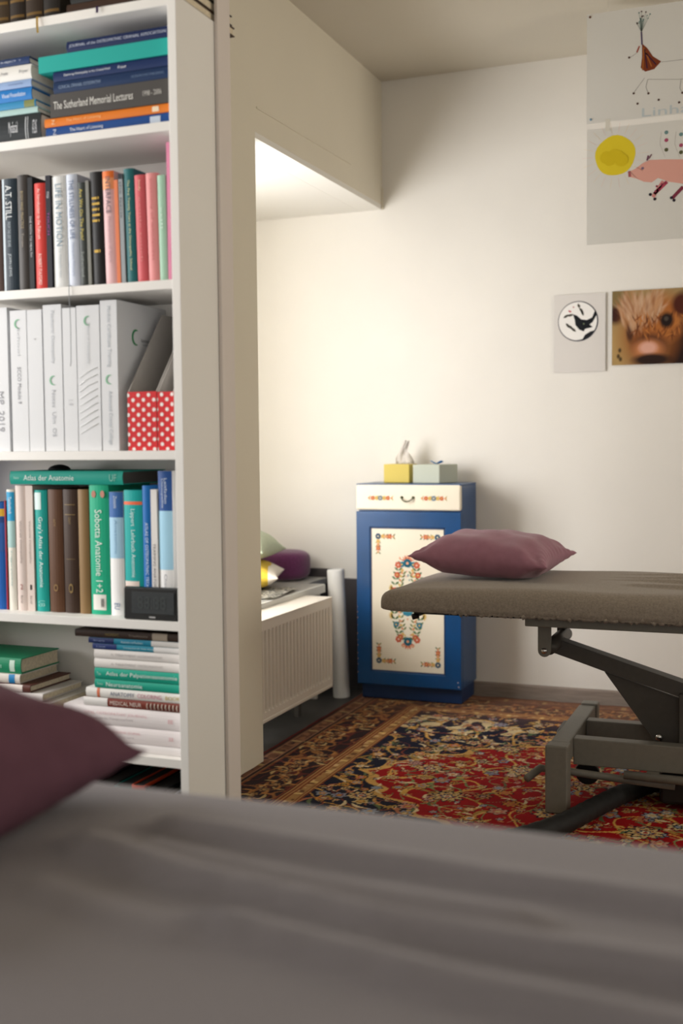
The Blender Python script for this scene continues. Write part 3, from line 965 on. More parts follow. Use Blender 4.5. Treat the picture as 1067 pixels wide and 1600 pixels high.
# --- fifth compartment: lying stacks
G = 'lying books in the right stack of the fifth compartment'
Y5 = 2.12
zz = TOPS[5] + .0002
st = [
    (100, .018, '#ece7e6', 'blank white volume at the bottom of the fifth compartment stack', [], [], .20),
    (100, .036, '#eee6e6', 'white volume with pink print, lower of the two thick ones', [('VITAL OSTEOPATHIC JOURNAL', .30, .66, .2, '#dfb4b8', .12), ('Konzepte der Therapie', .25, .60, .11, '#a9a0a2', -.14), ('22', .89, .93, .2, '#e0a6ac')], [], .20),
    (98, .040, '#efe8e8', 'white volume with pink print, upper of the two thick ones', [('VITAL OSTEOPATHIC JOURNAL', .18, .72, .2, '#e2bcc0', .14), ('Konzepte der Therapie und Praxis', .25, .60, .13, '#a9a0a2', -.12), ('EE', .89, .93, .2, '#e0a6ac')], [], .20),
    (130, .019, '#7c382c', 'red-brown spiral-bound book with white lettering under the colouring book', [('MEDICAL NEUR', .28, .60, .48, '#e6d6cc')], [(0, .25, '#e8e5e2')], .20),
    (134, .021, '#ece9e4', 'white anatomy colouring book with coloured letters on its spine', [('ANATOMY', .26, .52, .44, '#5f6b86'), ('COLORING', .55, .80, .44, '#c06a86'), ('BOOK', .84, .99, .4, '#bda84c')], [(.12, .15, '#dc7d5c')], .20),
    (148, .0195, '#1fa189', 'thinner turquoise book with white title in the fifth compartment stack', [('Neuroanatomie', .14, .56, .5, '#e4f2ee'), ('Thieme', .03, .10, .3, '#a8dccf')], [], .17),
    (148, .025, '#1da28a', 'thicker turquoise atlas in the fifth compartment stack', [('Atlas der Palpationsanatomie', .14, .96, .46, '#e4f2ee'), ('Tixa', .03, .08, .3, '#a8dccf')], [], .17),
    (148, .0205, '#e8e3df', 'white book directly on the thicker turquoise atlas', [('A. TREATMENT OSTEOPATHIC', .2, .8, .26, '#b4aeac')], [(.985, 1, '#2a2438', -.4, .4)], .17),
    (148, .0200, '#e5e0dc', 'white book second above the thicker turquoise atlas', [('A. TREATMENT OSTEOPATHIC', .2, .8, .26, '#b4aeac')], [(.985, 1, '#2a2438', -.4, .4)], .17),
    (146, .0125, '#2387a0', 'thin teal book with navy left third, lower of two', [('Osteopathie der Behandlung', .36, .7, .34, '#c6dfe6'), ('Liem', .05, .15, .34, '#8f9dc2')], [(0, .28, '#24356e'), (.70, 1, '#e4e2e0')], .16),
    (140, .0125, '#1f7f9c', 'thin teal book with navy left third, upper of two', [('Anatomie und Funktion', .36, .6, .36, '#c6dfe6'), ('Bewegung', .06, .18, .34, '#8f9dc2')], [(0, .28, '#22305f'), (.69, 1, '#d9d6d2')], .16),
    (119, .0165, '#3a2c25', 'dark brown book topmost in the fifth compartment stack', [('NORDIC', .3, .43, .34, '#8a7a4a'), ('Traditions', .52, .7, .28, '#8b7f74')], [(.74, .88, '#a99c8c')], .18),
]
for pl, th_, c, lb, tx, bd, dp in st:
    r_ = lying(lb, pl, 283, zz, zz + th_, Y5 + (.004 if pl > 110 else 0), dp, c, bd, tx, group=G, pym=1080, page=M_PAGEW)
    if 'spiral' in lb:
        bm = bmesh.new()
        L_ = -(P(pl, 1080, Y5).x - XI)
        for k in range(9):
            z = L_ * (.04 + .036 * k)
            tube(bm, [(-.006, -.001, z), (0, -.0035, z), (.006, -.001, z)], .0016, 6)
        obj('spiral_wire', bm, hexm('#c9b8ac'), r_, smooth=True)
    zz += th_ + .0004
G = 'lying books in the left stack of the fifth compartment'
zz = TOPS[5] + .0002
for pr, th_, c, lb, tx, bd, dp, yy in (
        (88, .050, '#dcd8d2', 'white volume at the bottom of the left stack in the fifth compartment', [], [], .20, 2.125),
        (78, .040, '#d3cec6', 'greyish white volume second from the bottom of the left stack', [], [], .195, 2.13),
        (66, .017, '#ded8d4', 'white paperback under the brown book in the left stack', [], [], .16, 2.135),
        (47, .017, '#5a3128', 'brown hardback under the cream book in the left stack', [], [(0, .93, '#e8ded8')], .16, 2.135),
        (31, .021, '#e3dcd3', 'cream book with blue square under the green hardback', [], [(.90, .955, '#2c86c2')], .15, 2.14),
        (33, .036, '#1e8a62', 'green hardback with cream page edges topmost in the left stack', [('Manuelle Anatomie', .55, .83, .34, '#9fd6c2')], [(.90, .945, '#cfe6d8', -.75, .75)], .15, 2.145)):
    lying(lb, pr - 165, pr, zz, zz + th_, yy, dp, c, bd, tx, group=G, pym=1080)
    zz += th_ + .0004

# --- lowest compartment: large books leaning side by side
G = 'large books in the lowest compartment'
for x0_, x1_, h_, c, lb in ((-1.56, -1.50, .235, '#16181a', 'large black book at the left of the lowest compartment'), (-1.49, -1.43, .235, '#121416', 'large black folder in the lowest compartment left of the turquoise one'), (-1.428, -1.385, .232, '#17191c', 'black folder directly left of the turquoise book, lowest compartment'), (-1.383, -1.340, .230, '#1c8a84', 'turquoise book in the lowest compartment'), (-1.338, -1.306, .236, '#d8491f', 'orange-red book beside the turquoise one, lowest compartment'), (-1.304, -1.258, .230, '#15171a', 'black book right of the orange-red one, lowest compartment'), (-1.256, -1.232, .226, '#1b1d22', 'slim black book in the lowest compartment'), (-1.230, -1.203, .228, '#b8c2cc', 'pale blue-white book at the right end of the lowest compartment')):
    r_ = thing('book', lb, 'book', ((x0_ + x1_) / 2, 2.125, TOPS[6] + .0002), group=G)
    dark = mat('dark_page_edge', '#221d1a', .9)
    book_parts(r_, x1_ - x0_, h_, .20, c, dark)

# ------------------------------------------------------------------ painted cabinet
cb = thing('painted_cabinet', 'narrow blue cabinet with cream floral door and drawer against the back wall', 'cabinet', (-1.449, 4.445, 0))
W2 = 0.2255     # half width
DEP = 0.235
z0c = 0.0135
bm = bmesh.new()
bx(bm, -W2 + .004, W2 - .0, .012, DEP, .075, .910)
obj('carcass', bm, M_BLUE, cb, bevel=.006, segs=3)
box('plinth', -W2 + .010, W2 - .008, .022, DEP - .012, z0c, .075, M_BLUED, cb, bevel=.002)
dr = box('drawer', -W2, W2, -.010, .012, .808, .914, M_CREAM, cb, bevel=.008, segs=4)
# door: blue frame with recessed cream panel
bm = bmesh.new()
pz0, pz1, px0, px1 = .134, .737, -.165, .158
loops = []
for y_ in (-.010, .012):
    for (a0, a1, c0, c1) in ((-W2, W2, .077, .802), (px0, px1, pz0, pz1)):
        loops.append([bm.verts.new(q) for q in ((a0, y_, c0), (a1, y_, c0), (a1, y_, c1), (a0, y_, c1))])
for k in range(4):
    k2 = (k + 1) % 4
    for A_, B_ in ((0, 1), (2, 3), (0, 2), (1, 3)):
        bm.faces.new((loops[A_][k], loops[A_][k2], loops[B_][k2], loops[B_][k]))
bmesh.ops.recalc_face_normals(bm, faces=bm.faces[:])
bmesh.ops.bevel(bm, geom=[e for e in bm.edges if e.calc_face_angle(0) > .5], offset=.003, segments=3, affect='EDGES', profile=.5)
door = obj('door', bm, M_BLUE, cb)
box('door_panel', px0 + .0055, px1 - .0055, -.006, .006, pz0 + .0055, pz1 - .0055, M_CREAM, door)
bm = bmesh.new()
for a in ((px0 + .001, px0 + .0055, pz0, pz1), (px1 - .0055, px1 - .001, pz0, pz1), (px0, px1, pz0, pz0 + .0055), (px0, px1, pz1 - .0055, pz1)):
    bx(bm, a[0], a[1], -.0085, .004, a[2], a[3])
obj('panel_molding', bm, M_BLUED, door)
box('top_board', -W2, W2, -.006, DEP, .9085, .917, M_BLUE, cb, bevel=.003)
RED_, ORG_, YEL_, TEA_, GRN_, PNK_ = '#cf6448', '#dd9a72', '#d9b76a', '#347a90', '#5c7850', '#e3b8a2'


def garland(f, cx, cz, a, b):
    """oval wreath of painted flowers"""
    for sx in (-1, 1):
        for k in range(17):
            t = -1.15 + 2.3 * k / 16
            x, z = cx + sx * a * math.cos(t), cz + b * math.sin(t)
            f.leaf((x, z), PI / 2 + sx * .9, .022, .0085, GRN_, 1)
            f.leaf((x, z), PI / 2 - sx * .9, .022, .0085, GRN_, 1)
            if k % 3 == 1:
                f.flower((x, z), .0125, (RED_, TEA_, YEL_, RED_)[k // 3 % 4], YEL_ if k // 3 % 4 != 2 else ORG_, 6, 2)
        for k in range(13):
            t = -1.0 + 2.0 * k / 12
            x, z = cx + sx * a * .55 * math.cos(t), cz + b * .8 * math.sin(t)
            f.leaf((x, z), PI / 2 + sx * .7, .019, .007, '#6c7d45', 1)
            f.leaf((x, z), PI / 2 - sx * .8, .019, .007, GRN_, 1)
            f.disc((x + sx * .006, z + .006), .0055, YEL_ if k % 2 else ORG_, 2, 8)
        for z in (-.33 * b, .33 * b):
            for q in range(5):
                f.leaf((cx + sx * (a + .004), cz + z), (0 if sx > 0 else PI) + (q - 2) * .5, .020, .007, YEL_, 1)
    for s_ in (-1, 1):
        z = cz + s_ * b * .98
        for q in range(7):
            f.leaf((cx, z), s_ * PI / 2 + (q - 3) * .42, .03, .008, ORG_ if q % 2 else RED_, 1)
        f.flower((cx, z - s_ * .006), .018, TEA_, ORG_, 8, 3)
        for sx in (-1, 1):
            f.flower((cx + sx * .040, z - s_ * .014), .014, RED_, PNK_, 6, 3)
            f.leaf((cx + sx * .028, z + s_ * .006), s_ * PI / 2 + sx * -.5, .016, .007, ORG_, 1)
            f.flower((cx + sx * .022, z - s_ * .036), .007, YEL_, ORG_, 5, 2)
        z2 = cz + s_ * b * .22
        f.poly([(cx - .023, z2), (cx + .023, z2), (cx + .018, z2 - .014), (cx, z2 - .020), (cx - .018, z2 - .014)], TEA_, 3)
        f.poly([(cx - .018, z2 + .004), (cx + .018, z2 + .004), (cx + .014, z2 + .026), (cx, z2 + .016), (cx - .014, z2 + .026)], RED_, 3)
    for k in range(70):
        rr = random.Random(k)
        t, q = rr.random() * 6.28, math.sqrt(rr.random()) * .9
        f.disc((cx + a * q * math.cos(t), cz + b * q * math.sin(t)), .0042, (YEL_, PNK_, ORG_, '#8fa6a6')[k % 4], 1, 6)


def spray(f, c, dx, dz):
    """corner spray: two arms of small flowers from a blue corner flower"""
    f.flower(c, .0125, '#3d5d78', '#d9c9a8', 7, 2)
    for ux, uz in ((dx, 0), (0, dz)):
        for k, (cl, r) in enumerate(((YEL_, .009), (ORG_, .0075), (RED_, .010), (ORG_, .005))):
            d = .020 + .0150 * k
            f.flower((c[0] + ux * d, c[1] + uz * d), r, cl, YEL_ if cl != YEL_ else ORG_, 5, 2)
            f.leaf((c[0] + ux * d, c[1] + uz * d), math.atan2(uz, ux) + .9, .015, .006, GRN_, 1)
            f.leaf((c[0] + ux * d, c[1] + uz * d), math.atan2(uz, ux) - .9, .015, .006, '#8d8a4a', 1)


f = Flat((0, -.0062, 0), UX, UZ)
garland(f, -.003, (pz0 + pz1) / 2 - .008, .060, .172)
f.build('painted_garland', door, 'oval folk-art wreath in red, teal and yellow')
for cx, cz, dx, dz in ((px0 + .035, pz1 - .038, 1, -1), (px1 - .032, pz1 - .038, -1, -1), (px0 + .035, pz0 + .045, 1, 1), (px1 - .032, pz0 + .040, -1, 1)):
    f = Flat((0, -.0062, 0), UX, UZ)
    spray(f, (cx, cz), dx, dz)
    f.build('painted_corner_spray', door)
for cx in (-.118, .112):
    f = Flat((0, -.0102, 0), UX, UZ)
    for k, (cl, r) in enumerate(((ORG_, .005), (RED_, .009), (YEL_, .009), ('#6c8494', .011), (YEL_, .009), (RED_, .009), (ORG_, .005))):
        x = cx + (k - 3) * .0165
        f.flower((x, .858), r, cl, '#d9c9a8' if k == 3 else YEL_, 6, 2)
        f.leaf((x, .858), 1.0, .013, .004, '#9b9a58', 1)
        f.leaf((x, .858), -1.0, .013, .004, '#9b9a58', 1)
    f.build('painted_drawer_spray', dr)
hd = tube_obj('drawer_handle', [(-.024, -.012, .860), (-.020, -.021, .853), (-.010, -.024, .846), (0, -.025, .844), (.010, -.024, .846), (.020, -.021, .853), (.024, -.012, .860)], .0026, mat('old_brass', '#4f5338', .45, metal=.6), dr, 8)
for sx in (-1, 1):
    bm = bmesh.new()
    lathe(bm, [(.002, -.004), (.0058, -.003), (.0062, 0), (.003, .003)], 10)
    o = obj('handle_rosette', bm, mat('old_brass', '#4f5338'), dr, smooth=True)
    o.location, o.rotation_euler = (sx * .0245, -.0125, .861), (PI / 2, 0, 0)
# chipped paint along the left edge and at the lower right corner
f = Flat((0, -.0101, 0), UX, UZ)
rr = random.Random(11)
for k in range(11):
    f.disc((-W2 + .0026, .12 + .028 * k + .012 * rr.random()), .0015 + .001 * rr.random(), '#c9a89a', 1, 6)
f.disc((W2 - .014, .108), .003, '#c9b8b4', 1, 7)
f.disc((W2 - .011, .090), .003, '#c9b8b4', 1, 7)
f.build('paint_chips', cb)

# tissue boxes on the cabinet
tb = thing('tissue_box', 'yellow tissue box with a white tissue standing out, on the cabinet', 'tissue box', (-1.533, 4.60, .9175))
M_YEL = mat('yellow_card', '#cdb754', .6)
box('carton', -.057, .057, -.055, .055, 0, .078, M_YEL, tb, bevel=.003)
bm = bmesh.new()
N = 10
rows = []
for i in range(N + 1):
    t = i / N
    wd = .034 * (1 - t) ** .6 + .004 + .006 * math.sin(t * 7)
    rows.append([bm.verts.new((.020 + .012 * t + (j - 4) / 4 * wd - .022 * (t * (1 - t)) * 2, .012 * math.sin(j * 1.7 + t * 3) * (1 - .5 * t), .078 + .098 * t + .006 * math.sin(j * 2.1))) for j in range(9)])
for i in range(N):
    for j in range(8):
        bm.faces.new((rows[i][j], rows[i][j + 1], rows[i + 1][j + 1], rows[i + 1][j]))
bmesh.ops.solidify(bm, geom=bm.faces[:], thickness=.0008)
obj('tissue', bm, mat('tissue_paper', '#f1ece6', .95), tb, smooth=True)
tb = thing('tissue_box', 'pale grey-green tissue box with a blue tissue tip, on the cabinet', 'tissue box', (-1.366, 4.560, .9175), (0, 0, math.radians(2)))
M_SAGE = mat('sage_card', '#b7bcae', .65)
bm = bmesh.new()
prism(bm, [(-.085, -.048), (.030, -.052), (.080, .062), (-.060, .066)], 'z', 0, .077)
obj('carton', bm, M_SAGE, tb, bevel=.003)
bm = bmesh.new()
rows = []
for i in range(3):
    rows.append([bm.verts.new((-.020 + .045 * (j / 8) - .002 + .004 * i, -.01 + .012 * i, .0785 + .014 * (abs(j - 4) / 4) * (1 if i < 2 else .6))) for j in range(9)])
for i in range(2):
    for j in range(8):
        bm.faces.new((rows[i][j], rows[i][j + 1], rows[i + 1][j + 1], rows[i + 1][j]))
bmesh.ops.solidify(bm, geom=bm.faces[:], thickness=.006)
obj('tissue_tip', bm, mat('blue_tissue', '#1f8ccc', .8), tb)

# ------------------------------------------------------------------ alcove: radiator, bench, cushions, paper roll
rd = thing('radiator', 'white ribbed panel radiator standing in the alcove below the bench', 'radiator', (-1.70, 3.84, 0))
RY0, RY1, RZ0, RZ1 = -.375, .375, .105, .470
bm = bmesh.new()
prof = []
n = 23
pitch = (RY1 - RY0 - .03) / n
ys_ = [RY0, RY0 + .012]
xs2 = [0, 0]
for i in range(n):
    a = RY0 + .015 + pitch * i
    ys_ += [a + pitch * .12, a + pitch * .28, a + pitch * .62, a + pitch * .78]
    xs2 += [0, -.013, -.013, 0]
ys_ += [RY1 - .012, RY1]
xs2 += [0, 0]
zsr = [(RZ0 + .012, 0), (RZ0 + .035, 0), (RZ0 + .045, 1), (RZ1 - .048, 1), (RZ1 - .038, 0), (RZ1 - .004, 0)]
grid = [[bm.verts.new((x * k, y, z)) for y, x in zip(ys_, xs2)] for z, k in zsr]
for i in range(len(zsr) - 1):
    for j in range(len(ys_) - 1):
        bm.faces.new((grid[i][j], grid[i][j + 1], grid[i + 1][j + 1], grid[i + 1][j]))
obj('front_panel', bm, M_RAD, rd)
box('rear_panel', -.118, -.110, RY0, RY1, RZ0 + .012, RZ1 - .004, M_RAD, rd)
box('top_cover', -.119, .003, RY0 - .003, RY1 + .003, RZ1 - .004, RZ1, M_RAD, rd, bevel=.001)
for y in (RY0 - .002, RY1 - .001):
    box('side_cover', -.118, .001, y, y + .003, RZ0 + .010, RZ1 - .004, M_RAD, rd)
box('bottom_edge', -.010, .002, RY0, RY1, RZ0, RZ0 + .012, M_RAD, rd, bevel=.002)
for y in (RY0 + .08, RY1 - .12):
    box('foot', -.116, -.098, y, y + .025, 0, RZ0 + .05, M_STEELD, rd)

bench = thing('window_bench', 'grey window seat board behind the radiator in the alcove', 'bench', (-2.1, 4.06, 0))
box('seat_board', -.295, .268, -.61, .385, .462, .490, mat('bench_grey', '#a8a7a4', .45), bench, bevel=.003)
box('rear_board', -.295, .19, .387, .622, .462, .4895, mat('bench_grey', '#a8a7a4', .45), bench, bevel=.003)
box('front_edging', .268, .28, -.61, .385, .455, .490, mat('bench_edging', '#d5d5d0', .4), bench, bevel=.002)
box('front_panel', .245, .262, -.60, .37, .16, .462, mat('bench_front', '#b6b4ae', .6), bench)
box('end_panel', -.29, .245, .35, .37, .0, .462, mat('bench_front', '#b6b4ae', .6), bench)


def pillow(name, half_x, half_y, h, material, label, cat, loc, rot, seed=1, wr=.004, n=44, pinch=.10, group=None, flat_bottom=False, expo=.55, sink=None):
    rr = random.Random(seed)
    ph = [rr.random() * 6.28 for _ in range(12)]
    v, idx = [], {}
    for side in (1, -1):
        for j in range(n + 1):
            for i in range(n + 1):
                a, b = -1 + 2 * i / n, -1 + 2 * j / n
                a, b = math.sin(a * PI / 2), math.sin(b * PI / 2)
                edge = i in (0, n) or j in (0, n)
                if edge and side == -1:
                    idx[(side, i, j)] = idx[(1, i, j)]
                    continue
                x = half_x * a * (1 - pinch * (1 - b * b) * abs(a) ** 2)
                y = half_y * b * (1 - pinch * (1 - a * a) * abs(b) ** 2)
                th_ = h / 2 * max(0, (1 - abs(a) ** 2.6) * (1 - abs(b) ** 2.6)) ** expo
                e = max(0, 1 - max(abs(a), abs(b)))
                cor = math.exp(-((1 - abs(a)) ** 2 + (1 - abs(b)) ** 2) / .25)
                ang = math.atan2(b * (1 - abs(b) * .3) - math.copysign(1.05, b), a - math.copysign(1.05, a))
                wv = wr * cor * math.sin(ang * 9 + ph[int((a > 0) + 2 * (b > 0))]) * min(1, e * 7)
                wv += wr * .6 * math.sin(7 * a + 4 * b + ph[5]) * math.sin(5 * b - 3 * a + ph[6]) * min(1, e * 4)
                # seam puckers
                pk = wr * .35 * math.exp(-e * 14) * (math.sin(38 * a + ph[7]) if abs(b) > abs(a) else math.sin(38 * b + ph[8])) * min(1, e * 30)
                z = side * (th_ + wv * (1 if side == 1 else .6) + pk)
                if flat_bottom and side == -1:
                    z = max(z, -h * .36)
                idx[(side, i, j)] = len(v)
                v.append((x, y, z))
    f = []
    for side in (1, -1):
        for j in range(n):
            for i in range(n):
                q = (idx[(side, i, j)], idx[(side, i + 1, j)], idx[(side, i + 1, j + 1)], idx[(side, i, j + 1)])
                f.append(q if side == 1 else q[::-1])
    o = mesh_obj(name, v, f, material, None, True)
    o.location, o.rotation_euler = loc, rot
    if sink is not None:   # flattened where it rests on what carries it
        M_ = Matrix.LocRotScale(Vector(loc), Euler(rot), None)
        Mi = M_.inverted()
        for q in o.data.vertices:
            p = M_ @ q.co
            if p.z < sink:
                p.z = sink
                q.co = Mi @ p
    if label:
        tag(o, label, cat, group)
    return o


# purple pouf
bm = bmesh.new()
prof = []
for k in range(17):
    a = -PI / 2 + PI * k / 16
    ca, sa = math.cos(a), math.sin(a)
    prof.append((.118 * (abs(ca) ** .38) + 1e-4, .064 + .064 * math.copysign(abs(sa) ** .55, sa)))
lathe(bm, prof, 40)
o = obj('round_pouf', bm, mat('plum_wool', '#5c2350', .95, var=.2, scale=120, bump=.6, bscale=300, sheen=.3), smooth=True)
o.location = (-2.062, 4.553, .4905)
tag(o, 'plum purple round pouf at the back of the alcove bench', 'pouf')
M_GREEN = mat('sage_cushion_cloth', '#b4bda6', .95, var=.05, scale=60, bump=.2, bscale=500)
M_YCUSH = mat('yellow_cushion_cloth', '#dab83f', .95, var=.06, scale=60, bump=.2, bscale=500)
M_WCUSH = mat('white_cushion_cloth', '#e5ddd2', .95, var=.03, scale=60)
pillow('cushion', .17, .17, .13, M_GREEN, 'pale sage green cushion lying on top of the yellow cushion, alcove bench', 'cushion', (-2.100, 4.17, .692), (math.radians(-2), math.radians(14), math.radians(8)), 3, .003)
# yellow cushion with a white stripe: two-material mesh
yc = pillow('cushion', .17, .17, .12, M_YCUSH, 'yellow and white cushion leaning under the sage green one', 'cushion', (-2.085, 4.17, .5535), (0, 0, math.radians(20)), 8, .003, sink=.506)
yc.data.materials.append(M_WCUSH)
for p_ in yc.data.polygons:
    if p_.center.x > .125:
        p_.material_index = 1
# patterned cloth
bm = bmesh.new()
nn = 14
rows = [[bm.verts.new((-.085 + .17 * i / nn, -.16 + .32 * j / nn, .004 + .003 * math.sin(i * 1.1 + j * .7))) for i in range(nn + 1)] for j in range(nn + 1)]
for j in range(nn):
    for i in range(nn):
        bm.faces.new((rows[j][i], rows[j][i + 1], rows[j + 1][i + 1], rows[j + 1][i]))
bmesh.ops.solidify(bm, geom=bm.faces[:], thickness=.003)
MZ = bpy.data.materials.new('black_white_weave')
MZ.use_nodes = True
nt = MZ.node_tree
wv = nt.nodes.new('ShaderNodeTexVoronoi')
wv.inputs['Scale'].default_value = 55
rp = nt.nodes.new('ShaderNodeValToRGB')
rp.color_ramp.interpolation = 'CONSTANT'
rp.color_ramp.elements[0].color = lin('#16201c')
rp.color_ramp.elements[1].color = lin('#d8d3c8')
rp.color_ramp.elements[1].position = .42
tcn = nt.nodes.new('ShaderNodeTexCoord')
nt.links.new(tcn.outputs['Object'], wv.inputs['Vector'])
nt.links.new(wv.outputs['Distance'], rp.inputs[0])
nt.links.new(rp.outputs[0], nt.nodes['Principled BSDF'].inputs['Base Color'])
o = obj('patterned_cloth', bm, MZ, smooth=True)
o.location = (-1.915, 4.06, .4955)
o.rotation_euler = (0, 0, math.radians(6))
tag(o, 'black and white patterned cloth lying on the bench edge', 'cloth')
# roll of couch paper standing beside the radiator
rl = thing('paper_roll', 'tall white paper roll standing between radiator and blue cabinet', 'paper roll', (-1.768, 4.490, .001), (math.radians(0.8), math.radians(-2.2), 0))
bm = bmesh.new()
lathe(bm, [(.034, 0), (.036, .003), (.036, .545), (.033, .549), (.012, .549), (.012, .54)], 28)
o = obj('paper', bm, mat('roll_paper', '#e3e3e2', .9, var=.03, scale=8), rl)
for p_ in o.data.polygons:
    p_.use_smooth = abs(p_.normal.z) < .5
bm = bmesh.new()
lathe(bm, [(.011, .001), (.0115, .2), (.011, .545)], 14)
obj('cardboard_core', bm, hexm('#a08b6c'), rl)

# ------------------------------------------------------------------ upholstered slabs
def slab(name, x0, x1, y0, y1, z0, z1, r, R, fold, material, parent, nx=120, ny=60, loc=(0, 0, 0)):
    """padded table top: rounded plan corners R, rounded upper edge r, folds on top"""
    hx, hy = (x1 - x0) / 2, (y1 - y0) / 2
    cx, cy = (x0 + x1) / 2, (y0 + y1) / 2

    def dist(n, half):
        out = []
        for i in range(n + 1):
            t = -1 + 2 * i / n
            out.append(half * (.55 * t + .45 * math.sin(t * PI / 2)))
        edge = [half - r * (1 - math.cos(k * PI / 12)) for k in range(6)]
        inner = [q for q in out if abs(q) < half - r]
        return sorted([-e for e in edge] + inner + edge)
    xs, ys = dist(nx, hx), dist(ny, hy)
    V, F = [], []

    def mp(x, y):
        ax, ay = abs(x) - (hx - R), abs(y) - (hy - R)
        d = min(hx - abs(x), hy - abs(y))
        if ax > 0 and ay > 0:
            a, b = ax / R, ay / R
            a2, b2 = a * math.sqrt(1 - b * b / 2), b * math.sqrt(1 - a * a / 2)
            d = R * (1 - math.hypot(a2, b2))
            x, y = math.copysign(hx - R + a2 * R, x), math.copysign(hy - R + b2 * R, y)
        return x, y, d
    W, Hn = len(xs), len(ys)
    for y in ys:
        for x in xs:
            a, b, d = mp(x, y)
            d = max(0, d)
            z = z1 - r + math.sqrt(max(0, r * r - (r - min(d, r)) ** 2))
            z += fold(a + cx, b + cy) * min(1, .35 + d / .06)
            V.append((a + cx - loc[0], b + cy - loc[1], z - loc[2]))
    for j in range(Hn - 1):
        for i in range(W - 1):
            F.append((j * W + i, j * W + i + 1, (j + 1) * W + i + 1, (j + 1) * W + i))
    ring = [i for i in range(W)] + [j * W + W - 1 for j in range(1, Hn)] + [(Hn - 1) * W + i for i in range(W - 2, -1, -1)] + [j * W for j in range(Hn - 2, 0, -1)]
    prev = ring
    zt = z1 - r
    for k, (inset, zf) in enumerate(((0, .5), (.001, .85), (.006, 1.0))):
        cur = []
        for iq, q in enumerate(ring):
            x, y, _ = V[q]
            ins = inset + (.0016 * math.sin(iq * 2.1) + .0012 * math.sin(iq * .83) if k else 0)
            gx, gy = x + loc[0] - cx, y + loc[1] - cy
            cur.append(len(V))
            V.append((gx * (1 - ins / hx) + cx - loc[0], gy * (1 - ins / hy) + cy - loc[1], zt + (z0 - zt) * zf - loc[2]))
        n_ = len(ring)
        for i in range(n_):
            F.append((prev[i], cur[i], cur[(i + 1) % n_], prev[(i + 1) % n_]))
        prev = cur
    F.append(prev)
    o = mesh_obj(name, V, F, material, parent, True)
    return o


def ridge(x, y, pts, wid, amp, asym=.5):
    best = 1e9
    sgn = 0
    for (ax, ay), (bx_, by_) in zip(pts[:-1], pts[1:]):
        dx, dy = bx_ - ax, by_ - ay
        t = max(0, min(1, ((x - ax) * dx + (y - ay) * dy) / (dx * dx + dy * dy)))
        qx, qy = x - ax - t * dx, y - ay - t * dy
        d = math.hypot(qx, qy)
        if d < best:
            best, sgn = d, 1 if qx * (-dy) + qy * dx > 0 else -1
    ww = wid * (1 if sgn > 0 else asym)
    return amp * math.exp(-(best / ww) ** 2)


# --- far treatment couch
FX, FY = -.30, 3.5
ct = thing('treatment_couch', 'grey treatment couch with mauve pillow standing on the rug', 'couch', (FX, FY, 0))


def fold_far(x, y):
    z = 0.0
    z += ridge(x, y, [(-.52, 3.52), (-.2, 3.47), (.3, 3.44)], .018, .014)
    z += ridge(x, y, [(-.50, 3.60), (-.1, 3.58), (.3, 3.60)], .014, .011)
    z += ridge(x, y, [(-.42, 3.38), (-.2, 3.33), (.2, 3.22)], .024, .014)
    z += ridge(x, y, [(-.48, 3.68), (0, 3.69)], .014, .009)
    k = max(0, min(1, (x + .60) / .38))
    z *= k * k * (3 - 2 * k)
    z -= .034 * math.exp(-(x + 1.148) / .085)
    z -= .010 * math.exp(-(((x + .87) / .18) ** 2 + ((y - 3.58) / .18) ** 2))
    z += .002 * math.sin(x * 13 + 1) * math.sin(y * 17)
    return z


pad = slab('padded_top', -1.148, .95, 3.185, 3.805, .583, .660, .046, .075, fold_far, M_TERRY, ct, 220, 130, (FX, FY, 0))
bm = bmesh.new()
pts, rads = [], []
for k in range(236):
    x = -.92 + k * .0077
    pts.append((x - FX, 3.194 - FY + .0022 * math.sin(k * 1.9), .5855 + .0028 * math.sin(k * 2.3) + .0015 * math.sin(k * .8)))
    rads.append(.0066 + .0028 * math.sin(k * 2.9))
tube(bm, pts, rads, 8)
obj('gathered_hem', bm, M_TERRY, pad, smooth=True)
# frame under the padding
box('head_board', -1.05 - FX, -.705 - FX, 3.27 - FY, 3.72 - FY, .566, .584, M_BLACK, ct)
for y in (3.235, 3.715):
    box('side_rail', -.703 - FX, .93 - FX, y - FY, y + .045 - FY, .550, .582, M_STEEL, ct, bevel=.003)
box('cross_rail', -.70 - FX, -.665 - FX, 3.28 - FY, 3.715 - FY, .556, .580, M_STEEL, ct)


def plate(name, pts, y0, y1, material, bevel=.0015):
    bm = bmesh.new()
    prism(bm, [(x - FX, z) for x, z in pts], 'y', y0 - FY, y1 - FY)
    return obj(name, bm, material, ct, bevel=bevel)


def tab(xc, half, zt, zb):
    return [(xc - half, zt), (xc + half, zt)] + [(xc + half * math.cos(k * PI / 8), zb + half - half * math.sin(k * PI / 8)) for k in range(9)]


b1 = plate('pivot_bracket', tab(-.667, .0195, .551, .443), 3.340, 3.352, M_STEEL)
b2 = plate('pivot_bracket', tab(-.664, .018, .551, .455), 3.62, 3.632, M_STEELD)
for yy, xx, zz_, par in ((3.337, -.667, .462, b1),):
    bm = bmesh.new()
    lathe(bm, [(.0095, 0), (.0095, .003), (.006, .006), (.002, .0075)], 14)
    o = obj('bolt', bm, M_CHROME, par, smooth=True)
    o.location, o.rotation_euler = (xx - FX, yy + .003 - FY, zz_), (PI / 2, 0, 0)
bm = bmesh.new()
tube(bm, [(-.655 - FX, 3.352 - FY, .470), (-.655 - FX, 3.62 - FY, .470)], .022, 16)
obj('pivot_tube', bm, M_STEELD, ct, smooth=True)
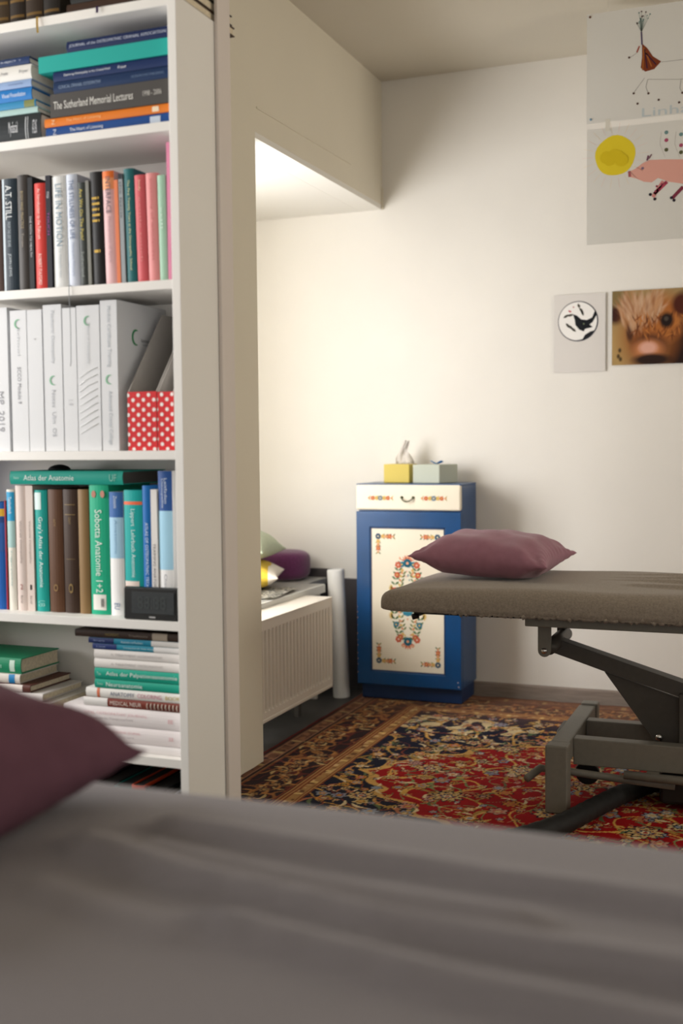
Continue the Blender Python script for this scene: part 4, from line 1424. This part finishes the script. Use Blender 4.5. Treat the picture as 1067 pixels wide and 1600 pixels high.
# lifting arm with gusset
plate('lifting_arm', [(-.662, .442), (-.640, .482), (-.285, .376), (.0, .291), (.0, .245), (-.285, .331), (-.508, .395)], 3.43, 3.49, M_STEELD, .003)
plate('gusset_plate', [(-.507, .388), (-.30, .327), (-.05, .26), (-.05, .19), (-.355, .183)], 3.452, 3.462, M_STEELD)
bm = bmesh.new()
lathe(bm, [(.012, 0), (.012, .004), (.008, .008), (.002, .010)], 14)
o = obj('bolt', bm, M_CHROME, ct, smooth=True)
o.location, o.rotation_euler = (-.345 - FX, 3.452 - FY, .202), (PI / 2, 0, 0)
box('column_post', -.285 - FX, -.235 - FX, 3.40 - FY, 3.45 - FY, .12, .345, M_STEELD, ct, bevel=.003)
# foot frame: front leg, cross beam, rear leg, two long rails
LX0, LX1 = -.641, -.577
box('leg', LX0 - FX, LX1 - FX, 3.222 - FY, 3.282 - FY, .0115, .209, M_STEEL, ct, bevel=.004)
box('leg', LX0 + .01 - FX, LX1 - .0 - FX, 3.775 - FY, 3.822 - FY, .0115, .214, M_STEEL, ct, bevel=.004)
box('cross_beam', LX0 + .004 - FX, LX1 - .006 - FX, 3.282 - FY, 3.775 - FY, .145, .208, M_STEEL, ct, bevel=.004)
for ya, zt in ((3.352, .2035), (3.585, .2035)):
    box('long_rail', LX1 - .006 - FX, .75 - FX, ya - FY, ya + .045 - FY, .124, zt, M_STEEL, ct, bevel=.003)
box('leg', .70 - FX, .765 - FX, 3.222 - FY, 3.282 - FY, .0115, .209, M_STEEL, ct, bevel=.004)
box('leg', .70 - FX, .765 - FX, 3.775 - FY, 3.822 - FY, .0115, .209, M_STEEL, ct, bevel=.004)
box('cross_beam', .705 - FX, .76 - FX, 3.282 - FY, 3.775 - FY, .145, .208, M_STEEL, ct, bevel=.004)
# foot pedal bars, wheel, actuator
tube_obj('pedal_bar', [(-.70 - FX, 3.25 - FY, .098), (-.672 - FX, 3.31 - FY, .116), (-.655 - FX, 3.335 - FY, .108), (-.60 - FX, 3.345 - FY, .104), (-.40 - FX, 3.345 - FY, .094), (-.29 - FX, 3.345 - FY, .090)], .0115, M_STEEL, ct, 12)
tube_obj('pedal_bar', [(-.43 - FX, 3.318 - FY, .118), (-.10 - FX, 3.318 - FY, .112), (.3 - FX, 3.318 - FY, .108)], .0125, M_STEEL, ct, 12)
tube_obj('pedal_bar', [(-.655 - FX, 3.52 - FY, .125), (-.672 - FX, 3.62 - FY, .150), (-.668 - FX, 3.70 - FY, .160)], .010, M_STEELD, ct, 10)
bm = bmesh.new()
lathe(bm, [(.012, -.011), (.034, -.011), (.036, -.006), (.036, .006), (.034, .011), (.012, .011)], 22)
o = obj('castor_wheel', bm, M_BLACK, ct, smooth=False)
o.location, o.rotation_euler = (-.548 - FX, 3.40 - FY, .0905), (PI / 2, 0, 0)
box('mounting_block', -.37 - FX, -.335 - FX, 3.33 - FY, 3.36 - FY, .100, .124, M_STEEL, ct, bevel=.002)
box('motor_housing', -.335 - FX, -.10 - FX, 3.36 - FY, 3.52 - FY, .030, .120, M_BLACK, ct, bevel=.01)
# release lever below the head end
tube_obj('release_lever', [(-1.03 - FX, 3.44 - FY, .570), (-1.052 - FX, 3.41 - FY, .552), (-1.078 - FX, 3.39 - FY, .541)], .0045, M_STEELD, ct, 8)
tube_obj('lever_knob', [(-1.074 - FX, 3.392 - FY, .5425), (-1.092 - FX, 3.382 - FY, .5375)], .0095, M_BLACK, ct, 12)
# pillow on the couch
pillow('couch_pillow', .222, .215, .150, M_MAUVE, 'mauve cotton pillow lying on the far treatment couch', 'pillow', (-.878, 3.59, .7215), (math.radians(1), math.radians(3.0), math.radians(-2)), 21, .0095, 80, .13, flat_bottom=True, sink=.6625)
# black hose on the rug
pts = []
ctl = [(-.02, 3.66), (-.20, 3.62), (-.34, 3.55), (-.43, 3.40), (-.50, 3.22), (-.56, 3.05), (-.66, 2.88), (-.80, 2.75)]
for i in range(len(ctl) - 1):
    for k in range(12):
        t = k / 12
        a, b_, c_, d_ = [Vector(ctl[max(0, min(len(ctl) - 1, i + q))]) for q in (-1, 0, 1, 2)]
        pts.append(.5 * ((2 * b_) + (-a + c_) * t + (2 * a - 5 * b_ + 4 * c_ - d_) * t * t + (-a + 3 * b_ - 3 * c_ + d_) * t ** 3))
o = tube_obj('corrugated_hose', [(p_.x, p_.y, .0425) for p_ in pts], [.0285 + .0012 * math.sin(i * 2.2) for i in range(len(pts))], mat('black_hose_rubber', '#0d0d0e', .7), seg=14)
tag(o, 'thick black hose snaking over the rug under the far couch', 'hose')

# --- near treatment couch in the foreground
NX, NY = .10, .88
nc = thing('treatment_couch', 'grey cloth-covered treatment couch in the blurred foreground', 'couch', (NX, NY, 0))


def fold_near(x, y):
    z = 0.0
    z += ridge(x, y, [(-.62, 1.075), (-.45, 1.06), (-.25, 1.045), (.1, 1.03)], .040, .022, .20)
    z += ridge(x, y, [(-.68, .985), (-.55, .945), (-.32, .905), (-.05, .895), (.2, .88)], .044, .027, .20)
    z += ridge(x, y, [(-.60, 1.01), (-.42, .985), (-.22, .975)], .032, .014, .3)
    z += ridge(x, y, [(-.45, .86), (-.25, .825), (.1, .80)], .04, .024, .22)
    z += ridge(x, y, [(-.66, .89), (-.5, .85)], .035, .010, .5)
    z += .0012 * math.sin(x * 9 + 2) * math.sin(y * 14)
    return z


slab('padded_top', -1.25, 1.3, .53, 1.245, .575, .652, .030, .09, fold_near, M_JERSEY, nc, 200, 90, (NX, NY, 0))
for y in (.60, 1.13):
    box('side_rail', -1.15 - NX, 1.2 - NX, y - NY, y + .045 - NY, .542, .575, M_STEEL, nc)
for x in (-.75, .85):
    box('cross_rail', x - NX, x + .05 - NX, .645 - NY, 1.13 - NY, .545, .573, M_STEEL, nc)
    for y in (.60, 1.13):
        box('leg', x - NX, x + .05 - NX, y - NY, y + .045 - NY, 0, .542, M_STEEL, nc)
pillow('couch_pillow', .25, .235, .185, M_MAUVE_SHADE, 'mauve pillow, shade in its colour, in the blurred left foreground', 'pillow', (-.975, .965, .742), (math.radians(1), math.radians(10), math.radians(1)), 33, .008, 56, .10, flat_bottom=True, sink=.6545)

# ------------------------------------------------------------------ pictures on and before the back wall
M_PAPER = mat('drawing_paper', '#dcdad4', .9, var=.01, scale=6)


def sheet(name, label, cat, x0, x1, z0, z1, Y, material, group=None):
    r_ = thing(name, label, cat, ((x0 + x1) / 2, Y, (z0 + z1) / 2), group=group)
    box('paper', -(x1 - x0) / 2, (x1 - x0) / 2, 0, .0006, -(z1 - z0) / 2, (z1 - z0) / 2, material, r_)
    return r_, (x1 - x0), (z1 - z0)


# two big children's drawings, hung from the ceiling on threads a little in front of the wall
YD = 4.16
pA, pB, pC, pD = P(917, 23, YD), P(917, 194, YD), P(917, 203, YD), P(917, 383, YD)
WD = .545
G = "children's drawings"
r_, w_, h_ = sheet('childs_drawing', 'upper child drawing of a striped-dress figure riding a pale horse', 'drawing', pA.x, pA.x + WD, pB.z, pA.z, YD, M_PAPER, G)


def up(px, py, Y=YD, c=None):
    q = P(px, py, Y)
    return (q.x - r_.location.x, q.z - r_.location.z)


f = Flat((0, -.0001, 0), UX, UZ)
f.poly([up(1003, 68), up(1011, 75), up(1020, 88), up(1033, 96), up(1022, 108), up(1008, 112), up(1001, 106), up(1003, 90)], '#7c3a20', 1)
for k in range(4):
    f.line([up(1006 + 1 * k, 74 + 3 * k), up(1004 + 7 * k, 110 - 3 * k)], .004, '#3a2036' if k % 2 else '#a8642c', 2)
f.line([up(1002, 50), up(1003, 70)], .005, '#4a3a5e', 2)
f.line([up(999, 72), up(995, 82)], .005, '#a34a3a', 2)
f.line([up(996, 82), up(983, 91)], .0015, '#9a9590', 1)
f.build('striped_dress_figure', r_)
f = Flat((0, -.0001, 0), UX, UZ)
rr = random.Random(2)
for k in range(18):
    a = -.5 + rr.random() * 1.0
    L = 14 + rr.random() * 18
    x, y = 1002 + L * math.sin(a), 50 - L * math.cos(a)
    f.line([up(1002, 50), up(x, y)], .0011, '#8a9a94', 1)
    f.disc(up(x, y), .0028, ('#6f8a86', '#5a4a44', '#93a59e')[k % 3], 2, 7)
f.build('flower_hair', r_)
f = Flat((0, -.0001, 0), UX, UZ)
for seg in (((1033, 97), (1067, 93), (1090, 95)), ((1012, 124), (1060, 124), (1090, 121)), ((1007, 122), (990, 145)), ((1012, 124), (1009, 136), (1013, 146)), ((1064, 124), (1062, 138), (1067, 146))):
    f.line([up(*q) for q in seg], .0014, '#8f8b88', 1)
for q in ((990, 146), (1013, 146), (1066, 145), (996, 162), (1029, 156), (983, 90), (1061, 160)):
    f.disc(up(*q), .0042, '#5a4640', 2, 8)
f.build('pale_horse_outline', r_)
text(r_, 'Linha', (up(1040, 172)[0], -.0005, up(1040, 172)[1]), UX, (.0, 0, 1), .16, .03, hexm('#c2ccd0'), 'handwriting')
for q, c in (((922, 27), '#6a4a3a'), ((923, 187), '#7f9fb4')):
    bm = bmesh.new()
    lathe(bm, [(.0042, 0), (.0042, .002), (.001, .003)], 10)
    o = obj('pin', bm, hexm(c), r_)
    o.location, o.rotation_euler = (up(*q)[0], -.0001, up(*q)[1]), (PI / 2, 0, 0)
for sx in (-.2, .2):
    tube_obj('thread', [(sx, .0003, h_ / 2 - .001), (sx, .0003, ZC - r_.location.z)], .0004, hexm('#e6e2d8'), r_, 5)

r_, w_, h_ = sheet('childs_drawing', 'lower child drawing of a pink pig with yellow sun', 'drawing', pC.x, pC.x + WD, pD.z, pC.z, YD, M_PAPER, G)
f = Flat((0, -.0001, 0), UX, UZ)
f.disc(up(961, 243), .070, '#e3cc2e', 1, 26, wob=.02)
for k in range(5):
    f.disc(up(947 + 6 * k, 246 + 4 * math.sin(k * 2)), .022, '#d8bf20', 2 + k, 12)
rr = random.Random(5)
for k in range(22):
    a = 2 * PI * k / 22
    c0 = up(961, 243)
    f.line([(c0[0] + .078 * math.cos(a), c0[1] + .078 * math.sin(a)), (c0[0] + .115 * math.cos(a), c0[1] + .115 * math.sin(a))], .001, ('#e3d3b8', '#e4c9c0')[k % 2], 1)
f.build('yellow_sun', r_)
f = Flat((0, -.0001, 0), UX, UZ)
f.poly([up(*q) for q in ((981, 269), (992, 264), (1004, 255), (1015, 250), (1040, 249), (1067, 249), (1110, 252), (1125, 265), (1120, 283), (1095, 290), (1067, 287), (1045, 284), (1028, 278), (1018, 285), (1006, 284), (994, 279), (982, 276))], '#e0a698', 1)
f.poly([up(*q) for q in ((981, 268), (985, 267), (986, 276), (982, 277))], '#a55a5e', 2)
for (a, b_), c in ((((1042, 284), (1022, 303)), '#b34a5c'), (((1036, 283), (1020, 308)), '#d18a86'), (((1067, 292), (1050, 310)), '#7f3346'), (((1095, 290), (1110, 310)), '#b34a5c')):
    f.line([up(*a), up(*b_)], .012, c, 2)
for q in ((1016, 304), (1023, 311), (1049, 309), (1053, 313), (1111, 311)):
    f.disc(up(*q), .0055, '#2a2430', 3, 8)
for q in ((1026, 291), (1034, 288), (1040, 286), (1030, 296), (1024, 299)):
    f.disc(up(*q), .004, '#8f2f4a', 3, 7)
f.disc(up(1004, 263), .005, '#7d6a80', 3, 8)
f.line([up(1011, 251), up(1013, 243)], .006, '#6f4258', 3)
f.line([up(1014, 248), up(1018, 241)], .004, '#7f5a66', 3)
f.build('pink_pig', r_)
f = Flat((0, -.0001, 0), UX, UZ)
for x, ys3 in ((1041, (207, 219, 234)), (1064, (210, 227, 238)), (1088, (208, 222, 236))):
    f.line([up(x - 8, 203 + 3), up(x - 10, 225), up(x - 2, 246)], .001, '#b9b4b0', 1)
    for q, c in zip(ys3, ('#6f8f90', '#b0506e', '#5a5a3e')):
        f.disc(up(x, q), .0068, c, 2, 9)
f.build('flower_stalks', r_)
for sx in (-.2, .2):
    box('tape_tab', sx - .008, sx + .008, -.0009, -.0002, h_ / 2 - .012, h_ / 2 + .03, mat('clear_tape', '#dcd8cc', .3), r_)

# card with a round black and white bird emblem
pa, pb = P(866, 462, YB), P(946, 580, YB)
r_, w_, h_ = sheet('emblem_card', 'white card with round black and white bird emblem on the wall', 'card', pa.x, pb.x, pb.z, pa.z, YB - .0075, mat('card_paper', '#d3cec9', .8))


def ec(px, py):
    q = P(px, py, YB - .0075)
    return (q.x - r_.location.x, q.z - r_.location.z)


f = Flat((0, -.0001, 0), UX, UZ)
c0 = ec(903, 502)
f.disc(c0, .0815, '#30303c', 1, 36)
f.disc((c0[0] - .001, c0[1] + .0005), .0775, '#e9e6e2', 2, 36)
f.poly([ec(*q) for q in ((895, 491), (901, 493), (908, 499), (917, 500), (925, 496), (930, 484), (932, 492), (926, 503), (921, 507), (926, 511), (922, 512), (914, 514), (912, 518), (905, 515), (899, 508), (898, 500))], '#16181c', 3)
f.poly([ec(*q) for q in ((901, 531), (910, 530), (914, 523), (922, 518), (929, 516), (922, 525), (912, 531))], '#1c1e22', 3)
f.poly([ec(*q) for q in ((903, 474), (907, 478), (905, 482), (902, 478))], '#4a4638', 3)
for q, a in (((905, 481), -.9), ((908, 484), -1.2), ((884, 505), -.9), ((888, 508), -.8), ((892, 512), -.7), ((880, 497), .5), ((886, 494), .2)):
    f.leaf(ec(*q), a, .027, .010, '#45433a', 3)
f.disc(ec(891, 487), .004, '#b5263a', 4, 8)
f.disc(ec(889, 486), .003, '#b5263a', 4, 8)
f.disc(ec(896, 480), .003, '#a34a52', 4, 8)
f.disc(ec(912, 506), .003, '#7f8a6a', 4, 8)
f.build('bird_emblem', r_)

# photo print of a shaggy brown calf
pa, pb = P(956, 455, YB), P(956, 572, YB)
r_, w_, h_ = sheet('photo_print', 'photo print of a shaggy brown calf with blond fringe', 'photo', pa.x, pa.x + .42, pb.z, pa.z, YB - .0075, M_PAPER)


def calf_print(w_, h_):
    nx, ny = 220, 150
    u, v = np.meshgrid(np.linspace(0, w_, nx), np.linspace(0, h_, ny))
    # work in photo-like units: 0..1.43 across (the visible 111 px are 0..1), 0..1 down
    a, b = u / .283, 1 - v / h_
    C = lambda h: np.array(lin(h)[:3])
    img = np.zeros(u.shape + (3,))
    img[:] = C('#9c8156')
    rng = np.random.RandomState(3)

    def blob(cx, cy, rx, ry, col, soft=.35, ang=0.0, op=1.0):
        ca, sa = math.cos(ang), math.sin(ang)
        x, y = (a - cx) * ca + (b - cy) * sa, -(a - cx) * sa + (b - cy) * ca
        d = np.sqrt((x / rx) ** 2 + (y / ry) ** 2)
        k = op * np.clip((1 + soft - d) / (2 * soft), 0, 1)[..., None]
        img[:] = img * (1 - k) + C(col) * k
    blob(.05, .10, .2, .15, '#7c6a44')
    blob(.10, .75, .16, .3, '#a98b58')
    blob(.05, .32, .11, .12, '#3b1d16')
    blob(1.1, .9, .42, .5, '#24130f', .3)
    blob(1.2, .25, .3, .25, '#3c1c12', .3)
    blob(.50, .62, .36, .42, '#8f5426', .4)
    blob(.72, .38, .26, .28, '#a5632e', .4)
    blob(.95, .22, .13, .15, '#4a1e12', .3)
    blob(.52, .74, .23, .15, '#5c3520', .3)
    blob(.50, .80, .20, .13, '#b8764a', .3)
    blob(.50, .78, .12, .08, '#d4a08c', .3)
    blob(.55, .94, .25, .08, '#281712', .3)
    blob(.25, .55, .05, .14, '#4a2a1a', .3)
    # blond fringe as many strands
    for k in range(280):
        t = rng.rand()
        cx, cy = .12 + .55 * t, .10 + .36 * rng.rand() * (1 - .5 * abs(t - .3))
        blob(cx, cy, .010 + .006 * rng.rand(), .06 + .07 * rng.rand(), ['#b98a62', '#c9a586', '#a9754c', '#cdb094', '#8c5a38'][rng.randint(5)], .9, -.5 + .9 * t + .25 * rng.randn(), .6)
    for k in range(90):
        cx, cy = .3 + .7 * rng.rand(), .35 + .3 * rng.rand()
        blob(cx, cy, .008, .05, ['#7a4320', '#b36f36', '#5c3018'][rng.randint(3)], .5, rng.randn() * .5)
    blob(.75, .42, .09, .10, '#1d110e', .3)
    blob(.745, .40, .03, .03, '#4a4038', .3)
    for q in ((.11, .80), (.12, .92), (.09, .88)):
        blob(q[0], q[1], .022, .03, '#4a3a22')
    img = np.clip(img, 0, 1)
    nv = nx * ny
    idx = np.arange(nv).reshape(ny, nx)
    q = np.stack([idx[:-1, :-1], idx[:-1, 1:], idx[1:, 1:], idx[1:, :-1]], -1).reshape(-1, 4)
    V = [(x - w_ / 2, -.0004, z - h_ / 2) for x, z in zip(u.ravel(), v.ravel())]
    o = mesh_obj('printed_image', V, q.tolist(), attr_mat('calf_print_ink', .45), r_)
    ca = o.data.color_attributes.new('Col', 'FLOAT_COLOR', 'POINT')
    c4 = np.ones((nv, 4))
    c4[:, :3] = img.reshape(-1, 3)
    ca.data.foreach_set('color', c4.ravel())


calf_print(w_ - .004, h_ - .004)
